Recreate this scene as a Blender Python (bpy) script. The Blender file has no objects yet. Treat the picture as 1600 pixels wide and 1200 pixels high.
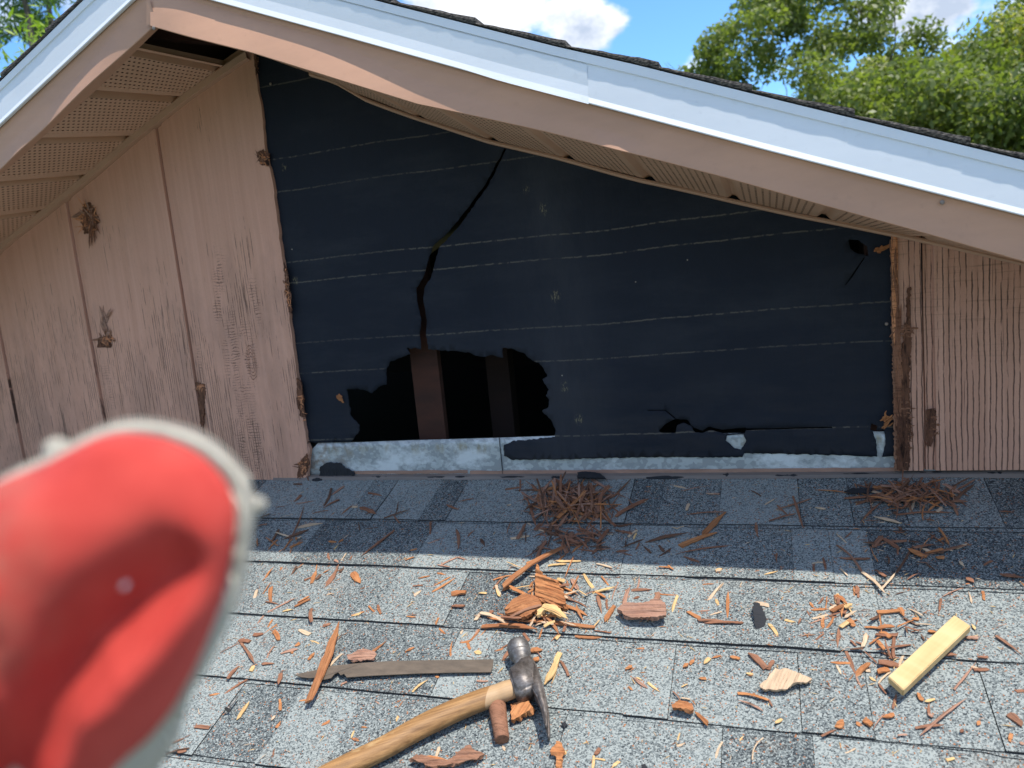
import bpy, bmesh, math, random
import numpy as np
from mathutils import Vector, Matrix, noise
from mathutils.geometry import delaunay_2d_cdt
R = math.radians
rnd = random.Random(7)
nr = np.random.default_rng(7)
sc = bpy.context.scene
COL = sc.collection

# ------------------------------------------------------------------ camera
F = 1202.0
YAW, PITCH, ROLL = -0.33161, 0.14553, -0.09603
CAM = np.array([1.04599, -1.52353, 0.43978])
ROOFP = 0.30733
OV = 0.295                      # gable overhang
def cam_axes():
    cy, sy = math.cos(YAW), math.sin(YAW); cp, sp = math.cos(PITCH), math.sin(PITCH)
    f = np.array([sy*cp, cy*cp, -sp]); r = np.array([cy, -sy, 0.]); u = np.cross(r, f)
    c, s = math.cos(ROLL), math.sin(ROLL)
    return c*r+s*u, -s*r+c*u, f
RX, RU, RF = cam_axes()
cam = bpy.data.cameras.new('camera'); camo = bpy.data.objects.new('camera', cam); COL.objects.link(camo)
camo.matrix_world = Matrix(((RX[0], RU[0], -RF[0], CAM[0]), (RX[1], RU[1], -RF[1], CAM[1]), (RX[2], RU[2], -RF[2], CAM[2]), (0, 0, 0, 1)))
cam.sensor_width = 36; cam.lens = F/1600*36; cam.clip_start = 0.02; cam.clip_end = 3000
cam.dof.use_dof = True; cam.dof.focus_distance = 1.33; cam.dof.aperture_fstop = 6.2
sc.camera = camo

# ------------------------------------------------------------------ light
SUN = Vector((0.30, -0.055, 1.0)).normalized()
sun = bpy.data.lights.new('sun', 'SUN'); sun.energy = 3.1; sun.angle = R(0.55); sun.color = (1, .95, .87)
so = bpy.data.objects.new('sun', sun); COL.objects.link(so); so.rotation_euler = SUN.to_track_quat('Z', 'Y').to_euler()
so.location = (3, -2, 8)
sc.view_settings.view_transform = 'Standard'; sc.view_settings.look = 'None'
sc.view_settings.exposure = 1.0; sc.view_settings.gamma = 1

def nd(nt, typ, ins=None, **props):
    n = nt.nodes.new(typ)
    for k, v in props.items(): setattr(n, k, v)
    for k, v in (ins or {}).items():
        s = n.inputs[k]
        if isinstance(v, bpy.types.NodeSocket): nt.links.new(v, s)
        else: s.default_value = v
    return n
def mth(nt, op, a, b=0.0, c=None, clamp=False):
    ins = {0: a, 1: b}
    if c is not None: ins[2] = c
    return nd(nt, 'ShaderNodeMath', ins, operation=op, use_clamp=clamp).outputs[0]
def rng(nt, v, a, b, c=0.0, d=1.0, smooth=False):
    return nd(nt, 'ShaderNodeMapRange', {'Value': v, 'From Min': a, 'From Max': b, 'To Min': c, 'To Max': d},
              interpolation_type='SMOOTHSTEP' if smooth else 'LINEAR').outputs[0]
def mixc(nt, f, a, b, mode='MIX'):
    n = nt.nodes.new('ShaderNodeMix'); n.data_type = 'RGBA'; n.blend_type = mode
    for i, v in ((0, f), (6, a), (7, b)):
        if isinstance(v, bpy.types.NodeSocket): nt.links.new(v, n.inputs[i])
        else: n.inputs[i].default_value = (*v, 1) if isinstance(v, tuple) and len(v) == 3 else v
    return n.outputs[2]
def mapv(nt, vec, scale=(1, 1, 1), loc=(0, 0, 0), rot=(0, 0, 0)):
    return nd(nt, 'ShaderNodeMapping', {'Vector': vec, 'Scale': scale, 'Location': loc, 'Rotation': rot}).outputs[0]
def noi(nt, vec, scale, detail=3, rough=.55, out=0):
    return nd(nt, 'ShaderNodeTexNoise', {'Vector': vec, 'Scale': scale, 'Detail': detail, 'Roughness': rough}).outputs[out]

# world: physical sky with clouds laid on it by direction
w = bpy.data.worlds.new('World'); sc.world = w; w.use_nodes = True
nt = w.node_tree; nt.nodes.clear()
sky = nd(nt, 'ShaderNodeTexSky', sky_type='NISHITA', sun_disc=False, sun_elevation=math.asin(SUN.z), sun_rotation=math.atan2(SUN.x, SUN.y),
         altitude=0, air_density=1.0, dust_density=.3, ozone_density=2.5)
tc = nt.nodes.new('ShaderNodeTexCoord').outputs['Generated']
nz1 = noi(nt, mapv(nt, tc, (1, 1, 1.9), (.3, .1, .2)), 5.5, 9, .58)
bias = None
def dirv(px, py):
    d = RX*((px-800)/F) - RU*((py-600)/F) + RF
    return d/np.linalg.norm(d)
for (px, py, rad, amt) in ((760, 10, .17, .36), (925, 45, .07, .3), (1085, 100, .03, .14), (1440, -20, .10, .26), (1040, 0, .05, -.25), (250, -400, .4, .12), (1900, -300, .5, .15), (-500, 0, .3, .16)):
    dv = dirv(px, py)
    dst = nd(nt, 'ShaderNodeVectorMath', {0: tc, 1: tuple(dv)}, operation='DISTANCE').outputs['Value']
    s = rng(nt, dst, 0, rad, amt, 0, True)
    bias = s if bias is None else mth(nt, 'ADD', bias, s)
vw = nd(nt, 'ShaderNodeVectorMath', {0: tc, 1: tuple(dirv(800, 300))}, operation='DISTANCE').outputs['Value']
bias = mth(nt, 'ADD', bias, rng(nt, vw, .75, 1.15, 0, .13, True))     # unseen cloud added beyond the view to make the fill light less blue
dens = mth(nt, 'ADD', nz1, mth(nt, 'SUBTRACT', bias, .02))
cm = rng(nt, dens, .56, .67, 0, 1, True)
shade = noi(nt, mapv(nt, tc, (1, 1, 1.6), (4, 2, 1)), 9, 6, .6)
ccol = mixc(nt, rng(nt, shade, .40, .60), (2.3, 2.7, 3.4), (5.0, 5.1, 5.3))
skyc = mixc(nt, 1.0, sky.outputs[0], (.54, .81, 1.06), 'MULTIPLY')
mix = mixc(nt, cm, skyc, ccol)
bg = nd(nt, 'ShaderNodeBackground', {'Color': mix, 'Strength': .13})
nt.links.new(bg.outputs[0], nd(nt, 'ShaderNodeOutputWorld').inputs[0])

# ------------------------------------------------------------------ photo measurements -> places
def pray(px, py):
    return RX*((px-800)/F) - RU*((py-600)/F) + RF
def wall(px, py, Y=0.0):
    d = pray(px, py); t = (Y-CAM[1])/d[1]; q = CAM+t*d
    return float(q[0]), float(q[2])
RN = np.array([0, -math.sin(ROOFP), math.cos(ROOFP)])      # roof normal
RD = np.array([0, -math.cos(ROOFP), -math.sin(ROOFP)])     # down the slope
def roofpt(px, py, h=0.006):                                # -> (x, d) on the lower roof
    d = pray(px, py); t = (h-RN@CAM)/(RN@d); q = CAM+t*d
    return float(q[0]), float(RD@q)
def rw(x, d, h=0.0):                                        # roof coords -> world
    return Vector((x, 0, 0)) + Vector(RD)*d + Vector(RN)*h
ROOFM = Matrix(((1, 0, 0, 0), (0, -RD[1], RN[1], 0), (0, -RD[2], RN[2], 0), (0, 0, 0, 1)))  # x, up-slope, normal
D0, EXPO = 0.164, 0.143
def course(d): return math.floor((d-D0)/EXPO)+1
def roofh(d):
    fr = ((d-D0)/EXPO) % 1.0
    return .0015 + .0055*fr

# ------------------------------------------------------------------ materials
MATS = {}
def mat(name):
    m = bpy.data.materials.new(name); m.use_nodes = True; nt = m.node_tree
    b = nt.nodes['Principled BSDF']; MATS[name] = m
    return m, nt, b
def setb(nt, b, col=None, rough=.8, metal=0, spec=.3, bump=None, bs=.3, bd=.002):
    if col is not None:
        if isinstance(col, bpy.types.NodeSocket): nt.links.new(col, b.inputs['Base Color'])
        else: b.inputs['Base Color'].default_value = (*col, 1)
    if isinstance(rough, bpy.types.NodeSocket): nt.links.new(rough, b.inputs['Roughness'])
    else: b.inputs['Roughness'].default_value = rough
    b.inputs['Metallic'].default_value = metal
    b.inputs['Specular IOR Level'].default_value = spec
    if bump is not None:
        bn = nd(nt, 'ShaderNodeBump', {'Height': bump, 'Strength': bs, 'Distance': bd})
        nt.links.new(bn.outputs[0], b.inputs['Normal'])
def OBJC(nt): return nt.nodes.new('ShaderNodeTexCoord').outputs['Object']

def m_siding(name, kind):
    m, nt, b = mat(name); oc = OBJC(nt)
    sep = nd(nt, 'ShaderNodeSeparateXYZ', {0: oc}); x, z = sep.outputs[0], sep.outputs[2]
    warp = noi(nt, mapv(nt, oc, (1, 1, .35)), 7, 3)
    wv = nd(nt, 'ShaderNodeVectorMath', {0: oc, 1: nd(nt, 'ShaderNodeCombineXYZ', {0: mth(nt, 'MULTIPLY', mth(nt, 'SUBTRACT', warp, .5), .02)}).outputs[0]}, operation='ADD').outputs[0]
    grain = noi(nt, mapv(nt, wv, (260, 40, 5)), 1, 4, .65)
    grain2 = noi(nt, mapv(nt, wv, (110, 30, 2.2), (3, 0, 5)), 1, 3, .6)
    area = noi(nt, mapv(nt, oc, (1, 1, .5), (2, 0, 1)), 6.5, 3, .6)
    def stripes(co, per, wobv, w0, w1):
        return rng(nt, mth(nt, 'SINE', mth(nt, 'ADD', mth(nt, 'MULTIPLY', co, 2*math.pi/per), wobv)), w0, w1)
    if kind == 'left':
        low = rng(nt, z, .85, .15, -.16, .13)
        dense = mth(nt, 'ADD', area, low)
        wob = mth(nt, 'MULTIPLY', mth(nt, 'SUBTRACT', noi(nt, mapv(nt, oc, (26, 1, 5)), 1, 5, .65), .5), 9)
        v1 = stripes(x, .0062, wob, .72, .97)
        brk = noi(nt, mapv(nt, oc, (170, 1, 14), (5, 0, 0)), 1, 4, .65)
        crack = mth(nt, 'MULTIPLY', v1, rng(nt, mth(nt, 'SUBTRACT', brk, rng(nt, dense, .36, .68, .68, .44)), 0, .05))
        th = rng(nt, dense, .36, .70, .27, .41)
        crack = mth(nt, 'MAXIMUM', crack, rng(nt, mth(nt, 'SUBTRACT', grain, th), .0, -.035, 0, .8))
        # horizontal checks in patches
        wobz = mth(nt, 'MULTIPLY', mth(nt, 'SUBTRACT', noi(nt, mapv(nt, oc, (22, 1, 34)), 1, 5, .7), .5), 22)
        chk = stripes(z, .0068, wobz, .68, .95)
        pm = None
        for (px, py, r, a) in ((375, 560, .15, 1), (390, 690, .13, 1.0), (345, 430, .08, .8), (312, 560, .05, .9), (170, 600, .08, .5), (400, 470, .07, .8), (340, 480, .06, .9)):
            cx, cz = wall(px, py, -.013)
            dd = nd(nt, 'ShaderNodeVectorMath', {0: mapv(nt, oc, (2.4, 0, 1)), 1: (cx*2.4, 0, cz)}, operation='DISTANCE').outputs['Value']
            s = rng(nt, dd, r, r*.3, 0, a, True); pm = s if pm is None else mth(nt, 'MAXIMUM', pm, s)
        pm2 = mth(nt, 'MULTIPLY', pm, rng(nt, noi(nt, mapv(nt, oc, (42, 1, 13)), 1, 3), .46, .54))
        cr = mth(nt, 'MAXIMUM', crack, mth(nt, 'MULTIPLY', chk, pm2))
        cr = mth(nt, 'MAXIMUM', cr, mth(nt, 'MULTIPLY', mth(nt, 'MULTIPLY', v1, pm), rng(nt, brk, .56, .60)))
        st = rng(nt, mth(nt, 'ADD', noi(nt, mapv(nt, wv, (9, 3, 3.2), (1, 5, 2)), 1, 5, .7), low), .50, .78, 0, .45)
        base = mixc(nt, rng(nt, grain2, .25, .75), (.56, .296, .203), (.65, .358, .255))
        base = mixc(nt, rng(nt, area, .4, .7, 0, .35), base, (.53, .30, .195))
        base = mixc(nt, st, base, (.22, .135, .10))
    else:
        wob = mth(nt, 'MULTIPLY', mth(nt, 'SUBTRACT', noi(nt, mapv(nt, oc, (22, 1, 9)), 1, 5, .65), .5), 7)
        s = stripes(x, .0088, wob, .62, .95)
        brk = noi(nt, mapv(nt, oc, (150, 1, 14), (5, 0, 0)), 1, 4, .65)
        lowr = rng(nt, z, .40, .05, 0, .10)
        cr = mth(nt, 'MULTIPLY', s, rng(nt, mth(nt, 'ADD', brk, lowr), .42, .54))
        cr = mth(nt, 'MAXIMUM', cr, rng(nt, grain, .34, .29, 0, .7))
        hz = noi(nt, mapv(nt, oc, (9, 1, 210)), 1, 2)
        base = mixc(nt, rng(nt, grain2, .3, .7), (.49, .262, .183), (.60, .338, .243))
        base = mixc(nt, mth(nt, 'MULTIPLY', rng(nt, hz, .56, .66, 0, .45), rng(nt, z, .15, .4)), base, (.22, .13, .08))
    sp = noi(nt, oc, 420, 2); base = mixc(nt, rng(nt, sp, .62, .72, 0, .25), base, (.24, .15, .11))
    col = mixc(nt, mth(nt, 'MULTIPLY', cr, .82), base, (.035, .022, .018))
    hgt = mth(nt, 'SUBTRACT', mth(nt, 'ADD', mth(nt, 'MULTIPLY', grain, .3), mth(nt, 'MULTIPLY', grain2, .35)), cr)
    setb(nt, b, col, .62, spec=.25, bump=hgt, bs=.55, bd=.0018)
m_siding('siding_left', 'left'); m_siding('siding_right', 'right')

def m_wood(name, c1, c2, c3, sc_=(1, 1, 1), dark=.35, rough=.8):
    m, nt, b = mat(name); oc = OBJC(nt)
    oi = nt.nodes.new('ShaderNodeObjectInfo'); rv = oi.outputs['Random']
    off = nd(nt, 'ShaderNodeVectorMath', {0: oc, 1: nd(nt, 'ShaderNodeCombineXYZ', {0: rv, 1: rv, 2: rv}).outputs[0]}, operation='ADD').outputs[0]
    g = noi(nt, mapv(nt, off, (18*sc_[0], 420*sc_[1], 300*sc_[2])), 1, 4, .65)
    g2 = noi(nt, mapv(nt, off, (40, 60, 60)), 1, 3)
    col = mixc(nt, rng(nt, g2, .3, .7), c1, c2)
    col = mixc(nt, mth(nt, 'MULTIPLY', rv, .55), col, c3)
    col = mixc(nt, rng(nt, g, .5, .32, 0, dark*2, ), col, tuple(v*.28 for v in c1))
    setb(nt, b, col, rough, spec=.2, bump=g, bs=.7, bd=.0012)
m_wood('wood_orange', (.36, .135, .05), (.50, .225, .09), (.20, .085, .045))
m_wood('wood_brown', (.19, .08, .045), (.28, .13, .075), (.30, .17, .11))
m_wood('wood_dark', (.085, .045, .03), (.15, .08, .05), (.2, .1, .06))
m_wood('wood_yellow', (.55, .34, .15), (.66, .45, .2), (.5, .33, .18), dark=.25)
m_wood('wood_pink', (.34, .18, .12), (.4, .24, .17), (.3, .16, .11), dark=.45)
m_wood('fresh_red', (.55, .22, .10), (.68, .32, .16), (.45, .17, .08), dark=.5)
m_wood('wood_pale', (.5, .36, .24), (.6, .45, .3), (.42, .27, .17), dark=.25)
m_wood('raw_dark', (.075, .035, .024), (.15, .066, .038), (.2, .09, .05), (10, .1, .1), .5)

def m_paper():
    m, nt, b = mat('tar_paper'); oc = OBJC(nt)
    sep = nd(nt, 'ShaderNodeSeparateXYZ', {0: oc}); x, z = sep.outputs[0], sep.outputs[2]
    sl = noi(nt, mapv(nt, oc, (2.2, 0, .5)), 1, 2)
    dz = mth(nt, 'MULTIPLY', mth(nt, 'SUBTRACT', sl, .5), .02)
    jz = mth(nt, 'MULTIPLY', mth(nt, 'SUBTRACT', noi(nt, mapv(nt, oc, (90, 0, 20)), 1, 3), .5), .004)
    zz = mth(nt, 'ADD', mth(nt, 'ADD', z, dz), jz)
    ln = None
    for zl in (.733, .662, .506, .459, .321, .2505, .888, .092):
        s = rng(nt, mth(nt, 'ABSOLUTE', mth(nt, 'SUBTRACT', zz, zl)), .0006, .0020, 1, 0)
        ln = s if ln is None else mth(nt, 'MAXIMUM', ln, s)
    dash = noi(nt, mapv(nt, oc, (75, 0, 6)), 1, 2, .6)
    fade = noi(nt, mapv(nt, oc, (3, 0, 5), (3, 0, 3)), 1, 2)
    ln = mth(nt, 'MULTIPLY', ln, mth(nt, 'MULTIPLY', rng(nt, dash, .40, .52, .12, 1), rng(nt, fade, .3, .6, .25, .7)))
    big = noi(nt, mapv(nt, oc, (2.2, 1, 1.2)), 1.3, 4, .6)
    fold_noise = noi(nt, mapv(nt, oc, (3, 1, .8), (5, 1, 1)), 2, 6, .7)
    base = mixc(nt, rng(nt, big, .3, .7), (.0085, .0120, .0200), (.0165, .0205, .0300))
    # fold's lighter tone put into the colour down the middle; dusty grey along the bottom
    cx = wall(860, 400)[0]
    stk = mth(nt, 'MULTIPLY', rng(nt, mth(nt, 'ABSOLUTE', mth(nt, 'SUBTRACT', x, cx)), .0, .16, 1, 0, True), rng(nt, fold_noise, .36, .66, .08, .75))
    base = mixc(nt, stk, base, (.042, .045, .053))
    base = mixc(nt, rng(nt, noi(nt, mapv(nt, oc, (1.4, 1, 5), (7, 1, 2)), 2.2, 6, .7), .48, .75, 0, .5), base, (.036, .04, .048))
    base = mixc(nt, mth(nt, 'MULTIPLY', rng(nt, z, .3, .02), rng(nt, noi(nt, mapv(nt, oc, (4, 1, 16)), 1, 4, .65), .45, .75, 0, .5)), base, (.046, .041, .038))
    base = mixc(nt, ln, base, (.14, .125, .10))
    # staple scars
    spk = nd(nt, 'ShaderNodeTexVoronoi', {'Vector': mapv(nt, oc, (1, 0, 1)), 'Scale': 30, 'Randomness': 1}, feature='F1')
    pick = nd(nt, 'ShaderNodeSeparateColor', {0: spk.outputs['Color']}).outputs[0]
    dot = mth(nt, 'MULTIPLY', rng(nt, spk.outputs['Distance'], .035, .06, 1, 0), mth(nt, 'GREATER_THAN', pick, .87))
    base = mixc(nt, mth(nt, 'MULTIPLY', dot, .8), base, (.3, .27, .22))
    fine = noi(nt, oc, 500, 2)
    for (px, py, r) in ((850, 326, .018), (868, 462, .018), (883, 604, .016), (822, 296, .012), (905, 655, .016), (462, 438, .014), (445, 262, .012)):
        qx, qz = wall(px, py)
        dd = nd(nt, 'ShaderNodeVectorMath', {0: mapv(nt, oc, (1.3, 0, 1)), 1: (qx*1.3, 0, qz)}, operation='DISTANCE').outputs['Value']
        sc1 = mth(nt, 'MULTIPLY', rng(nt, dd, r, 0, 0, 1, True), rng(nt, noi(nt, mapv(nt, oc, (300, 0, 110)), 1, 3, .7), .5, .62))
        base = mixc(nt, mth(nt, 'MULTIPLY', sc1, .75), base, (.32, .27, .15))
    setb(nt, b, base, rng(nt, big, .3, .7, .7, .88), spec=.22, bump=mth(nt, 'ADD', mth(nt, 'MULTIPLY', fine, .3), mth(nt, 'MULTIPLY', mth(nt, 'ADD', big, mth(nt, 'MULTIPLY', noi(nt, mapv(nt, oc, (9, 1, 5)), 1.4, 4, .6), .8)), 8)), bs=.6, bd=.0016)
m_paper()

def m_granules(name='shingle'):
    m, nt, b = mat(name); oc = OBJC(nt)
    tone = rng(nt, nd(nt, 'ShaderNodeAttribute', attribute_name='tone').outputs['Fac'], 0, 1, -.1, .72)
    v = nd(nt, 'ShaderNodeTexVoronoi', {'Vector': oc, 'Scale': 560, 'Randomness': 1}, feature='F1')
    gr = nd(nt, 'ShaderNodeSeparateColor', {0: v.outputs['Color']}).outputs
    soft = noi(nt, oc, 6, 5, .6)
    cl = noi(nt, oc, 170, 3, .7)
    tn = mth(nt, 'ADD', mth(nt, 'ADD', tone, mth(nt, 'MULTIPLY', mth(nt, 'SUBTRACT', soft, .5), .9)), mth(nt, 'MULTIPLY', mth(nt, 'SUBTRACT', cl, .5), .5))
    lightp = rng(nt, mth(nt, 'ADD', gr[0], mth(nt, 'MULTIPLY', tn, .6)), .62, .92)
    midp = rng(nt, mth(nt, 'ADD', gr[1], mth(nt, 'MULTIPLY', tn, .6)), .40, .6)
    col = mixc(nt, midp, (.036, .043, .048), (.128, .146, .146))
    col = mixc(nt, lightp, col, (.285, .312, .298))
    col = mixc(nt, mth(nt, 'GREATER_THAN', gr[2], .975), col, (.3, .12, .05))
    dirt = noi(nt, mapv(nt, oc, (3, 6, 6)), 3, 5, .7)
    col = mixc(nt, rng(nt, dirt, .58, .8, 0, .35), col, (.17, .12, .08))
    setb(nt, b, col, .9, spec=.2, bump=mth(nt, 'SUBTRACT', gr[1], v.outputs['Distance']), bs=.5, bd=.001)
m_granules()
m, nt, b = mat('asphalt_edge'); setb(nt, b, mixc(nt, noi(nt, OBJC(nt), 300, 3), (.010, .010, .012), (.06, .06, .062)), .8, bump=noi(nt, OBJC(nt), 500, 2), bs=.6)
m, nt, b = mat('old_shingle_edge'); oc = OBJC(nt)
setb(nt, b, mixc(nt, rng(nt, noi(nt, mapv(nt, oc, (1, 1, 3)), 160, 3, .7), .4, .62), (.014, .013, .014), (.16, .14, .12)), .9, bump=noi(nt, oc, 300, 3), bs=.8, bd=.002)

def m_paint(name, c, var=.12, rough=.4, bd=.0006, sc1=4):
    m, nt, b = mat(name); oc = OBJC(nt)
    n1 = noi(nt, mapv(nt, oc, (1, 3, 3)), sc1, 5, .65); n2 = noi(nt, oc, 60, 4, .6)
    col = mixc(nt, rng(nt, n1, .3, .7), tuple(v*(1-var) for v in c), tuple(v*(1+var*.6) for v in c))
    col = mixc(nt, rng(nt, n2, .6, .8, 0, .25), col, tuple(v*.6 for v in c))
    setb(nt, b, col, rng(nt, n1, .3, .7, rough, rough+.15), spec=.4, bump=n2, bs=.25, bd=bd)
m_paint('fascia_brown', (.52, .29, .185), .12, rough=.45, bd=.0002)
m_paint('soffit_channel', (.50, .30, .20))
m_paint('white_metal', (.74, .77, .80), .05, .38)
m_paint('dull_metal', (.19, .16, .14), .3, .6)
m_paint('tar', (.02, .021, .025), .4, .8, .003, 40)
m_paint('rust_strip', (.115, .088, .065), .3, .7, .001, 30)
m_paint('stucco', (.5, .4, .32), .1, .9)
m_paint('attic_dark', (.012, .01, .009), .1, .95)  # near-black colour stands in for the unlit attic
m_paint('sheathing', (.10, .055, .035), .3, .9)
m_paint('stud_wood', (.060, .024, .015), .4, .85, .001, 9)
m_paint('stud_far_shaded', (.025, .014, .011), .4, .9)  # darker copy of the stud wood, attic shade put into its colour
m_paint('screw_metal', (.25, .2, .17), .2, .5)
m_paint('brown_stripe', (.34, .2, .145), .25, .6, .001, 20)

# perforated soffit: real see-through slots
m, nt, b = mat('soffit'); uv = nt.nodes.new('ShaderNodeUVMap').outputs[0]
sep = nd(nt, 'ShaderNodeSeparateXYZ', {0: uv}); u, v = sep.outputs[0], sep.outputs[1]
row = mth(nt, 'FLOOR', mth(nt, 'DIVIDE', u, .0115))
fu = mth(nt, 'SUBTRACT', mth(nt, 'FRACT', mth(nt, 'DIVIDE', u, .0115)), .5)
vv = mth(nt, 'ADD', mth(nt, 'DIVIDE', v, .0125), mth(nt, 'MULTIPLY', row, .36))
fv = mth(nt, 'SUBTRACT', mth(nt, 'FRACT', vv), .5)
hole = mth(nt, 'MULTIPLY', mth(nt, 'LESS_THAN', mth(nt, 'ABSOLUTE', fu), .15), mth(nt, 'LESS_THAN', mth(nt, 'ABSOLUTE', fv), .22))
pu = nd(nt, 'ShaderNodeAttribute', attribute_name='pmask').outputs['Fac']
hole = mth(nt, 'MULTIPLY', hole, mth(nt, 'GREATER_THAN', pu, .5))
lip = mth(nt, 'MULTIPLY', mth(nt, 'MULTIPLY', mth(nt, 'LESS_THAN', mth(nt, 'ABSOLUTE', fu), .3), mth(nt, 'LESS_THAN', mth(nt, 'ABSOLUTE', fv), .4)), mth(nt, 'GREATER_THAN', pu, .5))
n1 = noi(nt, OBJC(nt), 5, 4)
setb(nt, b, mixc(nt, rng(nt, n1, .3, .7), (.56, .345, .225), (.63, .40, .27)), .5, bump=mth(nt, 'SUBTRACT', 1.0, lip), bs=.4, bd=.001)
nt.links.new(mth(nt, 'SUBTRACT', 1.0, hole), b.inputs['Alpha'])

# galvanised flashing: spangle
m, nt, b = mat('galvanised'); oc = OBJC(nt)
v1 = nd(nt, 'ShaderNodeTexVoronoi', {'Vector': mapv(nt, oc, (1, 1, 1.2), (0, 0, 0), (0, R(30), 0)), 'Scale': 110}, feature='F1')
g = nd(nt, 'ShaderNodeSeparateColor', {0: v1.outputs['Color']}).outputs[0]
cl = noi(nt, oc, 14, 5, .6)
white = noi(nt, mapv(nt, oc, (2.0, 1, 3)), 4, 5, .7)
col = mixc(nt, rng(nt, mth(nt, 'ADD', g, mth(nt, 'MULTIPLY', mth(nt, 'SUBTRACT', cl, .5), .8)), .42, .68), (.30, .325, .335), (.43, .465, .47))
col = mixc(nt, rng(nt, white, .50, .62, 0, .85), col, (.66, .70, .72))
sepz = nd(nt, 'ShaderNodeSeparateXYZ', {0: oc}).outputs
rs = mth(nt, 'MULTIPLY', rng(nt, noi(nt, mapv(nt, oc, (30, 1, 12)), 1, 5, .7), .5, .62), rng(nt, mth(nt, 'ABSOLUTE', mth(nt, 'SUBTRACT', sepz[2], .068)), .018, .004, 0, 1))
col = mixc(nt, mth(nt, 'MULTIPLY', rs, .7), col, (.28, .24, .15))
rl = mth(nt, 'MULTIPLY', rng(nt, sepz[0], .16, .02, 0, 1), rng(nt, noi(nt, mapv(nt, oc, (30, 1, 30), (3, 3, 3)), 1, 5, .7), .45, .6))
col = mixc(nt, mth(nt, 'MULTIPLY', rl, .75), col, (.2, .12, .06))
setb(nt, b, col, .5, metal=.25, spec=.4, bump=cl, bs=.2)

HANG = math.radians(29)
# metal of the hammer, its handle
m, nt, b = mat('forged_steel'); oc = OBJC(nt)
n1 = noi(nt, oc, 90, 6, .7); n2 = noi(nt, oc, 22, 3)
col = mixc(nt, rng(nt, n1, .4, .65), (.10, .085, .075), (.26, .235, .22)); col = mixc(nt, rng(nt, n2, .5, .75, 0, .6), col, (.12, .07, .045))
setb(nt, b, col, rng(nt, n1, .35, .65, .62, .45), metal=.6, spec=.5, bump=n1, bs=.25, bd=.0006)
m, nt, b = mat('bright_steel'); oc = OBJC(nt); n1 = noi(nt, oc, 90, 6, .7)
setb(nt, b, mixc(nt, rng(nt, n1, .4, .65), (.13, .12, .115), (.27, .26, .25)), rng(nt, n1, .35, .65, .58, .42), metal=.7, bump=n1, bs=.15, bd=.0005)
m, nt, b = mat('handle_wood'); oc0 = OBJC(nt); oc = mapv(nt, oc0, rot=(0, 0, -HANG))
g = noi(nt, mapv(nt, oc, (9, 230, 230)), 1, 5, .65); g2 = noi(nt, mapv(nt, oc, (14, 30, 30), (3, 3, 3)), 1, 4, .6)
col = mixc(nt, rng(nt, g, .3, .68), (.15, .072, .026), (.40, .22, .088)); col = mixc(nt, rng(nt, g2, .55, .8, 0, .8), col, (.13, .07, .03))
col = mixc(nt, rng(nt, g2, .42, .3, 0, .6), col, (.6, .43, .22))
nx = nd(nt, 'ShaderNodeSeparateXYZ', {0: oc0}).outputs[0]
col = mixc(nt, mth(nt, 'MULTIPLY', mth(nt, 'GREATER_THAN', nx, -.047), .55), col, (.52, .36, .21))
setb(nt, b, col, .5, spec=.35, bump=g, bs=.3, bd=.0008)

# glove
m, nt, b = mat('red_rubber'); oc = OBJC(nt)
wv = nd(nt, 'ShaderNodeTexWave', {'Vector': mapv(nt, oc, (1, 1, 1), (0, 0, 0), (0, 0, R(25))), 'Scale': 330, 'Distortion': 1.5, 'Detail': 1}).outputs[0]
wv2 = nd(nt, 'ShaderNodeTexWave', {'Vector': mapv(nt, oc, (1, 1, 1), (0, 0, 0), (0, 0, R(115))), 'Scale': 330, 'Distortion': 1.5, 'Detail': 1}).outputs[0]
kn = mth(nt, 'MULTIPLY', wv, wv2)
gx = nd(nt, 'ShaderNodeVectorMath', {0: oc, 1: (-.030, .016, .012)}, operation='DISTANCE').outputs['Value']
dirt = mth(nt, 'MULTIPLY', rng(nt, gx, .040, .012, 0, 1, True), rng(nt, noi(nt, oc, 60, 5, .65), .38, .62))
col = mixc(nt, rng(nt, noi(nt, oc, 45, 4), .3, .7), (.58, .046, .034), (.73, .080, .058))
col = mixc(nt, mth(nt, 'MULTIPLY', dirt, .75), col, (.42, .20, .13))
setb(nt, b, col, .62, spec=.3, bump=kn, bs=.7, bd=.0016)
m, nt, b = mat('cream_knit'); oc = OBJC(nt)
wv = nd(nt, 'ShaderNodeTexWave', {'Vector': oc, 'Scale': 300, 'Distortion': 1}, bands_direction='Z').outputs[0]
wv2 = nd(nt, 'ShaderNodeTexWave', {'Vector': oc, 'Scale': 300, 'Distortion': 1}, bands_direction='X').outputs[0]
setb(nt, b, mixc(nt, noi(nt, oc, 40, 4), (.74, .66, .52), (.88, .82, .68)), .95, spec=.1, bump=mth(nt, 'MULTIPLY', wv, wv2), bs=.9, bd=.003)
m, nt, b = mat('sleeve_cloth'); setb(nt, b, (.06, .09, .16), .95)

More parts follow.
